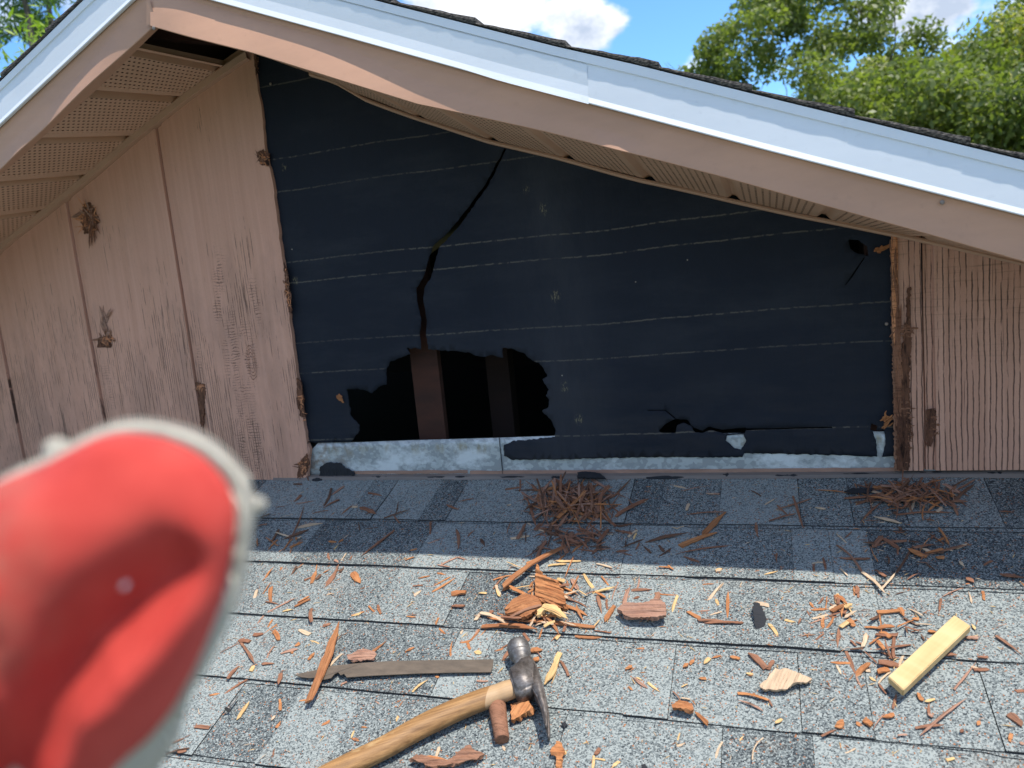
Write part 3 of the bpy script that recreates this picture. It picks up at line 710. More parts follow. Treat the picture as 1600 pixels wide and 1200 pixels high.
# folded corner flap at the peak
cz = zfb(XA)
mesh_from('corner_flap', [(XA-.004, YF-.009, cz+.04), (XA+.003, YF-.0095, cz+.04), (XA+.010, YF-.0085, cz+.002), (XA+.022, YF-.004, cz-.010), (XA+.001, YF-.008, cz-.004), (XA-.014, YF-.0085, cz-.002)], [(0, 1, 2, 5), (5, 2, 4), (4, 2, 3)], M['fascia_brown'], parent=fr)
KICK = .0025
def wprof(x):
    zt, zb = zwt(x), zwb(x); H = zt-zb
    w1 = .00015*noise.noise((x*5, 3, 0))
    return [(YF+.01, zt-.0), (YF-.0036, zt-.001), (YF-.0040+w1, zt-H*.20), (YF-.0016+w1, zt-H*.215), (YF-.0040+w1, zb+H*.45), (YF-.0064+w1, zb+H*.11), (YF-.0070-KICK, zb), (YF-.006-KICK, zb-.0015), (YF-.002, zb-.001)]
wr = strip_along('drip_edge', xsamp(XA+.001, XR, .015), wprof, M['white_metal'], smooth=False); wr['label'] = 'white metal drip edge on the right rake'
wl = strip_along('drip_edge', xsamp(XL, XA, .015), wprof, M['white_metal'], smooth=False); wl['label'] = 'white metal drip edge on the left rake'
# overlapping length of white metal ending in a seam
xs0, xs1 = wall(728, 108, YF)[0], wall(921, 150, YF)[0]
strip_along('overlap_piece', xsamp(xs0-.45, xs1, .012), lambda x: [(YF-.0040, zwt(x)-.018), (YF-.0048, zwb(x)+.025), (YF-.0070, zwb(x)+.009), (YF-.0076-KICK, zwb(x)-.0005-.002*min(1, max(0, (x-xs0)/.05)))], M['white_metal'], parent=wr, smooth=False)
def screw(px, py, Y, par, r=.0032):
    x, z = wall(px, py, Y); bm = bmesh.new()
    bmesh.ops.create_uvsphere(bm, u_segments=12, v_segments=8, radius=r)
    for v in bm.verts: v.co = Vector((v.co.x+x, v.co.y*.5+Y-.001, v.co.z+z))
    me = bpy.data.meshes.new('screw'); bm.to_mesh(me); bm.free(); me.materials.append(M['screw_metal']); link('screw', me, par, True)
screw(1472, 316, YF-.002, fr); screw(241, 44, YF-.012, fleft, .004)
screw(1385, 506, -.009, paper, .003); screw(423, 131, -.007, paper, .003)

# gable roof: stepped shingle rows over a deck
def groof(side):
    vs, fs, fm, tn = [], [], [], []
    rows = [wall(*q, YF)[0] for q in [(885, 65), (1030, 100), (1175, 130), (1335, 172), (1515, 218)]]
    if side > 0:
        xs = [rows[0]-.143*k for k in range(6, 0, -1)]; xs = [x for x in xs if x > XA+.02]
        lst = [XA-.01]+xs+rows+[rows[-1]+.143*k for k in range(1, 9)]
    else: lst = [XA+.01-.143*k*.93 for k in range(0, 17)]
    Yb = 3.2
    for a, b2 in zip(lst[:-1], lst[1:]):
        n = 10; ybase = YF-.0056-rnd.uniform(0, .0004)
        prev = None
        for i in range(n+1):
            x = a+(b2-a)*i/n*1.0; f = i/n
            jit = rnd.uniform(-.0002, .0002) if 0 < i < n else 0
            lift = (.003+.0075*f)
            zt = zwt(x)+.0015+lift+rnd.uniform(-.0008, .0008); zb = zwt(x)+.0012
            yf = ybase+jit*1.5
            ring = [(x, yf+.002, zb), (x, yf, (zt+zb)/2), (x, yf+.001, zt), (x, Yb, zt+.001)]
            k = len(vs); vs += ring
            if i:
                p = k-4
                for j in range(3): fs.append((p+j, k+j, k+j+1, p+j+1)); fm.append(1 if j < 2 else 0); tn.append(.5)
            elif True:
                fs.append((k, k+1, k+2, k+3)); fm.append(1); tn.append(.5)
        fs.append((k, k+1, k+2, k+3)); fm.append(1); tn.append(.5)
    # deck below
    k = len(vs); e0, e1 = lst[0], lst[-1]
    for x in (e0, e1): vs += [(x, YF+.012, zwt(x)), (x, Yb, zwt(x)), (x, YF+.012, zwt(x)-.016), (x, Yb, zwt(x)-.016)]
    fs += [(k, k+4, k+5, k+1), (k+2, k+3, k+7, k+6), (k, k+2, k+6, k+4)]; fm += [2, 2, 2]; tn += [.5]*3
    o = mesh_from('gable_roof', vs, fs, [M['shingle'], M['old_shingle_edge'], M['sheathing']], fm, parent=house)
    at = o.data.attributes.new('tone', 'FLOAT', 'FACE'); at.data.foreach_set('value', tn)
    return o
for sd in (1, -1): g_ = groof(sd); g_['label'] = 'weathered shingle roof slope on the %s of the gable' % ('right' if sd > 0 else 'left')
# framing seen through the gap at the peak and the hole
def beam(name, p0, p1, w_, h, mm):
    a, b2 = Vector(p0), Vector(p1); d = (b2-a).normalized(); s_ = d.cross(Vector((0, 0, 1)))
    s_ = s_.normalized() if s_.length > .01 else Vector((1, 0, 0)); t = s_.cross(d)
    vs = [p+s_*i*w_/2+t*j*h/2 for p in (a, b2) for i, j in ((-1, -1), (1, -1), (1, 1), (-1, 1))]
    return mesh_from(name, vs, [(0, 1, 2, 3), (4, 7, 6, 5), (0, 4, 5, 1), (1, 5, 6, 2), (2, 6, 7, 3), (3, 7, 4, 0)], mm, parent=house)
beam('lookout', (-.12, -.20, .985), (-.12+.09, .0, 1.0), .02, .035, M['stud_wood'])
beam('lookout', (-.15, -.262, .935), (-.03, -.262, .985), .02, .03, M['stud_wood'])
sx0, sx1 = wall(648, 620, .05)[0], wall(690, 620, .05)[0]
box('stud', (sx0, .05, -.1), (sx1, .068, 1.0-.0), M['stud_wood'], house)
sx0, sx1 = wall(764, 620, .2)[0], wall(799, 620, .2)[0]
box('stud', (sx0, .2, -.1), (sx1, .24, .85), M['stud_far_shaded'], house)
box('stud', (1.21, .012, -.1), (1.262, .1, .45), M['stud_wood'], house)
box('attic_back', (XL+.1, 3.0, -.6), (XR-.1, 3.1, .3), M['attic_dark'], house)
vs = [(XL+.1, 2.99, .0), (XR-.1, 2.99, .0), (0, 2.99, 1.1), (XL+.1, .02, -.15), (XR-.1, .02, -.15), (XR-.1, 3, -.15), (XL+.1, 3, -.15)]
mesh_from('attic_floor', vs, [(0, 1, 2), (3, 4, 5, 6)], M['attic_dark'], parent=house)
# sheathing behind the siding sheets keeps the attic dark
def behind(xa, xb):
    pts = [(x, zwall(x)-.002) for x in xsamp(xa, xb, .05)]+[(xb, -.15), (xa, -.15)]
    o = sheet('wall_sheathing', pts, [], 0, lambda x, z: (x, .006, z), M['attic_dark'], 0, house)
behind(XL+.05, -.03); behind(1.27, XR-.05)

# ------------------------------------------------------------------ lower roof
def lower_roof():
    vs, fs, fm, tn = [], [], [], []
    X0, X1 = -2.6, 3.0
    r = random.Random(11)
    # base sheet
    nC = 19
    for c in range(-0, nC):
        dt = D0+EXPO*(c-1)-.025 if c > 0 else -.004
        db = D0+EXPO*c
        x = X0+r.uniform(-.1, 0); last = .5
        ph = r.uniform(0, 10)
        while x < X1:
            wd = r.choice([.06, .085, .11, .14, .17, .21, .26]); t = r.choice([.0, .15, .35, .5, .62, .75, .9])
            if abs(t-last) < .12: t = (t+.4) % 1
            last = t
            ov = r.random() < .5; hh = .0018 if ov else 0; dd = -.0 if ov else r.choice([0, .0028, .0028])
            n = max(2, int(wd/.012)); gap = .0005 if r.random() < .5 else .0001
            k0 = len(vs)
            for i in range(n+1):
                xx = x+gap+(wd-2*gap)*i/n
                wob = .0014*noise.noise((xx*12, c, ph))+.0007*noise.noise((xx*60, c, 1))
                lf = .0016*max(0, noise.noise((xx*2.5, c*3.1, 5)))
                jt = .0006*noise.noise((c*7+x*9, 3, 1)) 
                d_b = db+wob-dd+jt
                fr1 = (d_b-(db-EXPO))/EXPO
                vs += [rw(xx, dt, .0012 if c > 0 else .004), rw(xx, (db-EXPO+.03) if c > 0 else db*.4, .0024+hh*.8), rw(xx, d_b, .0050+hh+lf), rw(xx, d_b+.0004, .0012+lf*.7)]
                if i:
                    k = k0+4*i; p = k-4
                    fs += [(p, k, k+1, p+1), (p+1, k+1, k+2, p+2), (p+2, k+2, k+3, p+3)]; fm += [0, 0, 1]; tn += [t]*3
            for q in (k0, k0+4*n): fs.append((q, q+1, q+2, q+3)); fm.append(1); tn.append(0)
            x += wd
        # second ply showing as a thin step under the butts
        k0 = len(vs); n = 300
        for i in range(n+1):
            xx = X0+(X1-X0)*i/n; on = noise.noise((xx*2.2, c*5.3, 8))
            d_b = db+(.0055 if on > -.05 else .0012)+.0012*noise.noise((xx*14, c, 4))
            vs += [rw(xx, db-.03, .0014), rw(xx, d_b, .0034), rw(xx, d_b+.0003, .0004)]
            if i:
                k = k0+3*i; p = k-3; fs += [(p, k, k+1, p+1), (p+1, k+1, k+2, p+2)]; fm += [0, 1]; tn += [.35]*2
    k = len(vs); de = D0+EXPO*(nC-1)+.004
    vs += [rw(X0, -.01, -.004), rw(X1, -.01, -.004), rw(X1, de, -.002), rw(X0, de, -.002), rw(X0, -.01, -.02), rw(X1, -.01, -.02), rw(X1, de, -.02), rw(X0, de, -.02)]
    fs += [(k, k+1, k+2, k+3), (k+4, k+7, k+6, k+5), (k+2, k+6, k+7, k+3), (k+1, k+5, k+6, k+2), (k, k+3, k+7, k+4)]; fm += [1, 2, 2, 2, 2]; tn += [0]*5
    o = mesh_from('lower_roof', vs, fs, [M['shingle'], M['asphalt_edge'], M['sheathing']], fm, parent=house)
    at = o.data.attributes.new('tone', 'FLOAT', 'FACE'); at.data.foreach_set('value', tn)
    return o
lr = lower_roof(); lr['label'] = 'grey green shingle slope below the wall littered with splinters'
box('wall', (-2.3, -2.35, -4.2), (2.7, 3.05, -.95), M['stucco'], house)
box('wall', (-2.15, .12, -.96), (2.5, 3.04, -.2), M['stucco'], house)

# ------------------------------------------------------------------ chips
r2 = random.Random(21)
def chip_mesh(L, W, T, seed, kind=0):
    r = random.Random(seed); n = 3 if L < .012 else (6 if L < .04 else 11)
    vs, fs = [], []; bend = r.uniform(-.05, .05)*L; arch = r.uniform(0, .04)*L
    e0, e1 = r.choice([.1, .25, .75, .95]), r.choice([.08, .2, .7, .95]); k0, k1 = r.uniform(1.5, 6), r.uniform(1.2, 5)
    tw0 = r.uniform(-.6, .6); la = ra = 0
    for i in range(n+1):
        t = i/n; x = (t-.5)*L
        env = min(1, e0+t*k0)*min(1, e1+(1-t)*k1)
        la = .6*la+r.uniform(-.22, .22); ra = .6*ra+r.uniform(-.22, .22)
        wl_ = W/2*env*max(.25, 1+la); wr_ = W/2*env*max(.25, 1+ra)
        sk = W*r.uniform(-.5, .5) if i in (0, n) else 0
        y = bend*math.sin(t*math.pi); z = arch*math.sin(t*math.pi)
        tw = tw0*(t-.5); th = T/2*(.45+.55*env)*r.uniform(.75, 1.25)
        for q, (a, b2) in enumerate(((-wl_, -.5*th), (-wl_*.92, th*.75), (-wl_*.15, th*r.uniform(.7, 1.15)), (wr_*.85, th*.6), (wr_, -.5*th), (0, -th))):
            vs.append((x+sk*(a/W), y+a*math.cos(tw)-b2*math.sin(tw), z+a*math.sin(tw)+b2*math.cos(tw)))
    for i in range(n):
        k = i*6; fs += [(k+j, k+6+j, k+6+(j+1) % 6, k+(j+1) % 6) for j in range(6)]
    fs += [(0, 1, 2, 3, 4, 5), tuple(n*6+5-j for j in range(6))]
    return vs, fs
CM = {'o': 'wood_orange', 'b': 'wood_brown', 'd': 'wood_dark', 'y': 'wood_yellow', 'p': 'wood_pink', 'l': 'wood_pale', 'k': 'tar'}
CN = {'o': 'orange', 'b': 'brown', 'd': 'dark brown', 'y': 'yellow', 'p': 'pinkish', 'l': 'pale', 'k': 'black'}
def chip(px0, py0, px1, py1, wpx, c, label=None, group=None, lift=0, kind=0, name=None, tilt=None, thick=None, place=None):
    a = roofpt(px0, py0, .008+lift); b2 = roofpt(px1, py1, .008+lift)
    cx, cd = (a[0]+b2[0])/2, (a[1]+b2[1])/2; L = math.hypot(a[0]-b2[0], a[1]-b2[1]); ang = math.atan2(-(b2[1]-a[1]), b2[0]-a[0])
    W = max(.0012, wpx*.00093*(1.0 if kind else 1.1)); T = thick or min(max(W*.35, .0009), .004)
    vs, fs = chip_mesh(max(L, .003), W, T, r2.random(), kind)
    prio = L*W*(4 if group is None else 1)*(1.6 if cd > .3 else 1)
    nm = name or ('wood_splinter' if L > W*2.2 else 'wood_chip')
    h = roofh(cd)+T*.55+lift+.0006
    tl = tilt if tilt is not None else r2.uniform(-.05, .05)
    mw = ROOFM @ Matrix.Translation((cx, -cd, h)) @ Matrix.Rotation(ang, 4, 'Z') @ Matrix.Rotation(tl, 4, 'Y') @ Matrix.Rotation(r2.uniform(-.25, .25), 4, 'X')
    if group:
        an = math.degrees(math.atan2(-(py1-py0), px1-px0)) % 180
        ori = 'lying level' if an < 20 or an > 160 else ('slanting up rightward' if an < 68 else ('pointing upslope' if an < 112 else 'slanting down rightward'))
        sz = 'tiny' if L < .014 else ('small' if L < .026 else ('medium' if L < .040 else 'long'))
        wd = 'broad' if wpx > 6.5 else ('thin' if wpx < 3.3 else '')
        mx, my = (px0+px1)/2, (py0+py1)/2
        if place:
            nmp, hx_, hy_, sx_, sy_ = place; u_, v_ = (mx-hx_)/sx_, (my-hy_)/sy_
            hp = 'left' if u_ < -1.2 else ('centre left' if u_ < -.4 else ('middle' if u_ < .4 else ('centre right' if u_ < 1.2 else 'right')))
            vp = 'top' if v_ < -.5 else ('bottom' if v_ > .5 else '')
            where = ('at ' + vp + ' ' + hp).replace('  ', ' ')+' of the '+nmp
        else: where = ', '+zone(mx, my)
        label = ' '.join((sz+' '+wd+' '+CN[c]+' splinter '+ori+' '+where).split()).replace(' ,', ',')
        if len(label.split()) > 16: label = label.replace(' '+wd+' ', ' ', 1) if wd else label.replace(' rightward', '')
    SPEC.append((prio, nm, vs, fs, c, mw, label, group))
SPEC = []
def flush_chips(nmax=290):
    """the largest become objects of their own, the tiny rest one litter of splinters"""
    SPEC.sort(key=lambda q: -q[0]); V, Fc, fm = [], [], []; cols = list(CM)
    for i, (pr, nm, vs, fs, c, mw, label, group) in enumerate(SPEC):
        if i < nmax:
            o = mesh_from(nm, vs, fs, M[CM[c]]); o.matrix_world = mw; tag(o, label, 'wood chip' if nm == 'wood_chip' else 'splinter', group)
        else:
            k = len(V); V += [mw @ Vector(v) for v in vs]; Fc += [tuple(k+j for j in f) for f in fs]; fm += [cols.index(c)]*len(fs)
    o = mesh_from('splinter_litter', V, Fc, [M[CM[c]] for c in cols], fm)
    tag(o, 'fine splinters scattered and tangled among the larger chips on the shingles', 'splinter litter', kind='stuff')
CROPS = {'A': (400, 740, 4), 'B': (740, 740, 4), 'C': (1100, 740, 3.2), 'D': (180, 940, 3.81), 'E': (460, 960, 3.636), 'F': (860, 960, 4.21), 'G': (1200, 920, 4), 'H': (720, 860, 4.21)}
def zone(px, py):
    row = 'shaded top shingle row' if py < 822 else ('half shaded second row' if py < 900 else ('sunlit third row' if py < 1000 else ('sunlit fourth row' if py < 1118 else 'bottom row')))
    col = 'by the glove' if px < 480 else ('left of centre' if px < 640 else ('left of the hammer head' if px < 780 else ('in line with the hammer head' if px < 880 else ('right of the hammer head' if px < 1010 else ('right of centre' if px < 1140 else ('midway to the yellow block' if px < 1270 else ('near the yellow block' if px < 1420 else 'at the far right')))))))
    return row+' '+col
def auto(px, py, Lm, c):
    sz = 'tiny' if Lm < .014 else ('small' if Lm < .028 else ('short' if Lm < .055 else 'long'))
    z = zone(px, py)
    return '%s %s splinter, %s' % (sz, CN[c], z), 'splinters on the '+z
def addc(crop, x0, y0, x1, y1, w_, c, label=None, **k):
    ox, oy, s_ = CROPS[crop]
    a = (ox+x0/s_, oy+y0/s_, ox+x1/s_, oy+y1/s_)
    grp = None
    if label is None:
        p, q = roofpt(a[0], a[1]), roofpt(a[2], a[3])
        label, grp = auto((a[0]+a[2])/2, (a[1]+a[3])/2, math.hypot(p[0]-q[0], p[1]-q[1]), c)
    return chip(*a, w_/s_, c, label, grp, **k)
NCH = 0
for row in '''A 255 330 415 300 34 l|A 160 480 300 190 14 b|A 170 405 330 345 36 d|A 410 215 470 90 22 d|A 470 125 550 70 26 p|A 420 210 520 160 24 b|A 250 185 360 165 12 p|A 120 205 200 195 10 b|A 235 170 280 130 24 b
A 530 255 600 200 14 b|A 660 215 750 250 45 b|A 800 275 960 225 14 d|A 870 260 890 170 10 d|A 860 255 900 310 12 b|A 700 115 785 130 20 b|A 600 205 635 205 22 l|A 1190 190 1265 220 22 b|A 1260 170 1360 145 10 b|A 1560 90 1600 85 14 b
A 660 515 860 345 26 b|A 1085 290 1085 370 18 b|A 1250 340 1262 465 24 b|A 1320 385 1360 345 14 b|A 1075 430 1150 400 10 p|A 540 400 580 370 7 l|A 670 335 760 325 8 d|A 1405 400 1430 450 22 d
A 210 460 290 425 30 o|A 170 480 230 400 12 o|A 70 480 130 410 14 o|A 450 500 462 540 20 b|A 495 540 515 560 30 p|A 530 545 565 495 12 l|A 585 540 600 510 14 b|A 485 470 510 445 14 y|A 930 540 985 520 16 o|A 960 475 1005 465 14 o
A 1150 575 1260 520 16 p|A 1255 520 1310 535 16 p|A 340 680 375 600 34 o|A 370 600 378 545 10 o|A 430 700 515 560 40 b|A 605 610 650 680 44 o|A 300 660 340 640 26 b|A 1010 645 1085 628 24 o|A 1100 730 1245 640 18 o|A 1090 700 1215 635 14 o|A 1130 610 1180 620 16 o
A 975 695 1040 690 16 b|A 985 755 1030 725 18 l|A 1220 745 1310 740 44 o|A 1220 825 1300 825 28 b|A 1385 740 1440 745 16 y|A 1500 700 1520 760 20 y|A 1480 655 1600 620 14 o|A 1540 720 1600 690 24 o
A 240 830 335 780 26 o|A 70 865 240 780 14 p|A 170 860 230 850 22 y|A 60 800 145 815 14 b|A 600 890 680 860 14 y|A 760 820 780 875 18 b|A 705 825 740 860 14 o|A 940 890 1000 895 12 o|A 345 850 350 930 26 b|A 410 945 465 925 26 b
A 1370 915 1400 870 24 l|A 1450 900 1480 850 24 b|A 60 960 100 900 14 o|A 110 965 145 1030 24 o|A 265 970 330 1000 24 l|A 0 930 60 860 12 p|A 1340 1030 1400 940 18 o
B 260 165 640 30 14 p|B 405 115 425 230 24 o|B 430 265 500 205 12 l|B 505 220 595 155 12 l|B 500 240 530 370 28 b|B 625 215 760 105 18 p|B 580 295 660 280 18 l|B 660 280 700 250 26 l|B 770 265 830 235 16 l|B 785 200 830 170 8 y|B 540 120 680 60 22 b|B 410 95 540 160 14 b
B 640 320 790 390 24 b|B 230 400 345 380 26 l|B 400 370 470 385 14 b|B 330 290 360 310 12 l|B 400 335 450 350 14 l|B 965 385 1020 345 20 l|B 1000 400 1015 360 16 y|B 1070 420 1340 365 34 d|B 1330 250 1580 240 2 b|B 1260 500 1600 440 12 b|B 1310 510 1410 550 20 b|B 1265 330 1320 310 8 l|B 810 368 870 368 8 l
B 1160 440 1190 480 20 d|B 1060 445 1110 490 16 d|B 1010 470 1035 420 12 b|B 205 192 235 190 14 l|B 195 85 300 75 14 b|B 1250 65 1330 80 14 l|B 1310 95 1450 68 10 p|B 1330 225 1345 180 20 l|B 1450 110 1535 120 14 p
B 510 545 670 545 24 y|B 465 575 580 565 22 y|B 530 540 570 505 16 o|B 765 560 865 590 20 l|B 1160 580 1250 590 16 o|B 1215 570 1250 600 14 o|B 1510 605 1550 600 26 y|B 330 560 420 530 20 o
B 675 580 745 705 22 y|B 615 650 650 715 36 p|B 505 670 650 750 36 o|B 590 780 710 830 10 b|B 545 815 710 885 26 o|B 770 760 800 870 24 b|B 830 780 835 845 16 b|B 860 790 905 665 8 p|B 820 930 880 820 34 o|B 940 820 975 700 30 p|B 985 720 1115 715 24 b|B 1135 800 1150 735 34 b|B 1130 740 1300 745 14 o|B 1240 860 1275 755 16 y|B 1000 775 1035 760 24 b
B 170 905 760 965 34 o|B 50 955 400 980 38 o|B 385 950 480 905 20 l|B 630 1000 800 1010 28 o|B 310 985 345 1030 22 b|B 5 1000 45 935 18 p|B 750 980 860 995 12 b|B 180 720 240 640 14 o|B 140 690 165 750 22 l|B 25 740 80 740 16 y|B 90 890 120 860 24 b
B 1460 790 1560 670 18 l|B 1340 860 1420 900 26 o|B 1400 915 1600 925 22 b|B 1395 855 1475 850 12 p|B 1515 775 1530 815 14 y|B 1590 730 1590 890 10 o|B 1430 680 1500 675 12 o
C 20 620 100 535 12 l|C 120 575 118 715 10 o|C 60 620 75 650 12 y|C 0 745 195 745 18 b|C 250 640 325 655 26 l|C 325 750 365 805 16 y|C 400 730 460 740 12 y|C 360 175 540 115 12 b|C 325 235 460 200 14 b|C 445 110 495 270 14 b|C 365 155 420 205 12 b|C 265 215 270 310 18 b|C 300 150 355 120 8 l|C 235 75 285 105 8 d|C 555 165 610 175 14 l|C 10 92 75 92 10 l
C 850 215 985 250 22 l|C 780 245 890 140 14 b|C 960 205 1240 190 12 b|C 1190 80 1270 205 14 b|C 1240 100 1320 160 14 b|C 1170 130 1180 30 14 b|C 700 85 850 80 20 d|C 815 75 900 95 20 l|C 1030 185 1050 130 14 l|C 840 75 1030 40 14 b|C 900 100 1160 95 10 p|C 1130 5 1200 100 8 p|C 940 25 1000 40 12 b
C 665 350 790 490 12 b|C 790 490 905 600 16 l|C 890 575 960 490 12 l|C 960 490 1045 360 12 d|C 670 415 830 420 14 b|C 540 445 600 440 8 l|C 595 415 610 480 12 b|C 550 450 550 490 14 b|C 720 510 680 470 8 l|C 860 480 910 515 18 b|C 870 305 980 370 22 b|C 1080 400 1310 350 18 b|C 1080 365 1135 385 18 l|C 1120 280 1200 340 10 b|C 1110 445 1160 480 10 d|C 1400 455 1440 430 12 b|C 1480 505 1600 520 20 b|C 1480 185 1550 190 12 b
C 365 390 365 445 12 b|C 300 505 370 485 10 y|C 60 490 85 480 24 l|C 1310 520 1350 545 24 b|C 1190 605 1310 555 6 p|C 1175 690 1185 615 12 b|C 535 675 620 670 14 o|C 540 720 620 700 12 l|C 595 770 598 710 16 o|C 630 645 745 725 12 b|C 660 640 670 590 14 y|C 660 600 720 650 24 o|C 865 685 975 678 22 o|C 980 665 1000 710 26 o|C 1000 715 1080 755 10 d|C 800 765 880 770 14 o|C 1040 720 1075 720 16 o|C 675 830 670 770 12 b|C 1395 575 1400 620 12 o|C 1460 810 1500 832 14 b
D 740 230 830 370 22 b|D 620 300 735 240 8 p|D 730 225 800 235 34 b|D 805 415 830 380 26 y|D 635 545 830 430 14 b|D 670 460 735 385 24 b|D 870 370 945 365 20 b|D 970 495 985 430 26 b|D 900 330 945 260 12 p|D 985 305 1085 280 26 p|D 1070 260 1095 240 24 o|D 1145 345 1185 300 26 o|D 940 165 970 225 24 o|D 885 175 960 125 12 o|D 1165 130 1170 40 22 b|D 1230 140 1275 120 24 b|D 820 190 880 185 30 b|D 1090 160 1155 190 28 l
D 720 700 795 585 22 y|D 975 570 980 640 18 o|D 925 700 950 670 18 l|D 955 745 985 705 18 o|D 1225 730 1275 700 16 o|D 475 740 560 750 26 b|D 335 845 410 810 14 b|D 305 910 440 875 6 d|D 370 895 425 890 16 b|D 560 550 620 535 14 o|D 1090 580 1145 575 14 o|D 1275 380 1350 305 18 l|D 940 920 948 870 10 b|D 1418 820 1445 815 20 b|D 1400 810 1420 760 10 y|D 1340 495 1380 480 16 p|D 1405 80 1480 60 12 o|D 1560 30 1580 70 16 o
E 430 215 520 145 18 o|E 625 205 680 180 26 o|E 885 235 895 145 14 o|E 940 150 1000 140 16 o|E 980 150 995 190 16 o|E 1020 205 1060 215 26 y|E 670 440 760 370 14 y|E 1035 375 1100 375 14 p|E 1420 400 1505 210 34 y|E 1510 255 1555 345 16 b|E 1340 200 1410 195 40 o|E 1350 260 1390 245 30 o|E 1180 250 1230 190 24 b|E 150 625 200 600 14 o|E 325 700 365 715 18 o|E 575 600 585 565 14 y|E 1180 740 1195 770 16 l|E 800 350 820 355 16 o|E 740 810 880 840 22 o
F 5 450 60 240 3 y|F 490 350 535 335 24 o|F 545 410 640 480 24 p|F 560 405 600 425 10 y|F 640 440 720 505 16 y|F 515 470 540 495 14 o|F 870 340 905 310 28 o|F 915 315 945 285 20 o|F 1010 315 1045 275 26 y|F 975 410 1025 415 18 o|F 1060 275 1120 255 14 o|F 860 470 900 450 10 y|F 805 500 855 560 8 b|F 860 545 920 555 14 l|F 1300 245 1420 345 44 b|F 1430 350 1470 290 24 b|F 1180 265 1245 280 28 o|F 1285 375 1335 385 20 y|F 1230 510 1435 560 18 o|F 1235 560 1400 630 12 p|F 950 640 1035 725 24 o|F 1480 710 1520 690 20 y|F 830 855 880 835 14 l|F 1085 940 1130 825 14 l|F 560 210 615 208 14 o
F 275 1010 285 920 16 y|F 290 940 360 950 14 y|F 290 915 318 870 26 b|F 400 1005 450 960 18 y|F 85 905 105 900 30 y|F 45 1000 50 940 24 o|F 835 815 850 760 10 y|F 1435 60 1495 135 20 y|F 1540 30 1600 45 18 y|F 1435 550 1460 600 8 b
G 665 385 895 345 14 b|G 785 440 790 300 18 b|G 435 370 440 240 16 b|G 460 320 545 520 20 b|G 545 520 590 615 10 p|G 390 445 530 450 18 o|G 430 465 460 525 12 l|G 610 500 640 500 18 l|G 690 580 770 505 10 l|G 690 580 740 650 14 b|G 820 470 855 385 14 l|G 1225 300 1315 305 22 p|G 1165 620 1305 435 12 p|G 1285 490 1385 490 26 b|G 1310 430 1375 425 16 b|G 1425 290 1595 420 22 b|G 940 645 965 695 26 o|G 950 915 1245 675 16 p|G 920 865 1100 850 16 b|G 600 820 650 855 40 o|G 555 830 575 860 22 o|G 715 800 790 785 24 o|G 655 880 730 770 8 p|G 335 920 430 880 12 b|G 430 870 470 820 34 o|G 45 840 90 815 18 y|G 1205 900 1215 875 24 b|G 1310 850 1325 820 18 o|G 1505 780 1590 850 34 b|G 515 320 550 355 12 b|G 550 330 600 345 12 b|G 280 185 360 158 12 l|G 265 210 380 175 10 p|G 340 245 345 170 14 y|G 430 60 440 20 14 y|G 780 740 800 650 14 b|G 810 915 870 912 10 p|G 1550 630 1600 625 20 b|G 1570 960 1600 970 20 p|G 1090 410 1185 415 24 b'''.replace('\n', '|').split('|'):
    t = row.split()
    if float(t[5]) < 6: t[5] = '10'
    addc(t[0], *map(float, t[1:6]), t[6]); NCH += 1

# the pieces one would name
addc('B', 1400, 395, 1580, 240, 48, 'o', 'thick rust orange splinter standing proud in the shade right of the dark heap', tilt=-.1)
addc('B', 1290, 445, 1520, 365, 44, 'o', 'broad pale orange splinter with ragged left end below the shade edge right of centre')
addc('B', 185, 715, 570, 450, 44, 'o', 'long flat orange splinter crossing from shade into sun left of the heap', lift=.004)
addc('D', 1155, 605, 1330, 110, 62, 'o', 'long jagged orange splinter across the left tip of the rusty metal strip', lift=.006)
def flake(cr, pts, c, label, T=.004, lift=.002, relief=.0035, dome=.0, tilt=(0, 0), name='wood_flake', dirn=0, cat='wood flake', mesh_only=False):
    ox, oy, s_ = CROPS[cr]; P = [roofpt(ox+x/s_, oy+y/s_, .008+lift) for x, y in pts]
    cx = sum(p[0] for p in P)/len(P); cd = sum(p[1] for p in P)/len(P)
    ca, sa = math.cos(dirn), math.sin(dirn)
    P2 = rough_poly([((p[0]-cx)*ca-(p[1]-cd)*sa, -(p[0]-cx)*sa-(p[1]-cd)*ca) for p in P], .003, .0012, len(pts)+int(abs(cx)*100)); rr = max(math.hypot(*p) for p in P2)
    def fn(x, y):
        u, v = x, y
        return (x, y, (abs(noise.noise((u*14, v*150, cx*50)))+.4*abs(noise.noise((u*40, v*420, cx*50))))*relief*1.1+dome*(1-(math.hypot(x, y)/rr)**2))
    o = sheet(name, P2, [], .0018, fn, M[CM[c]] if c in CM else M[c], 0, None, 3)
    orient(o, (0, 0, 1)); 
    for p in o.data.polygons: p.use_smooth = False
    s = o.modifiers.new('thick', 'SOLIDIFY'); s.thickness = T; s.offset = -1
    o.matrix_world = ROOFM @ Matrix.Translation((cx, -cd, roofh(cd)+T+lift)) @ Matrix.Rotation(tilt[0], 4, 'X') @ Matrix.Rotation(tilt[1], 4, 'Y') @ Matrix.Rotation(dirn, 4, 'Z')
    return tag(o, label, cat)
flake('B', [(195, 860), (250, 810), (330, 775), (410, 800), (430, 840), (385, 880), (330, 910), (250, 905), (200, 890)], 'o', 'rounded fibrous orange flake at the left of the big sunlit pile', .007, .008, .004, .004, (.15, 0), dirn=.5)
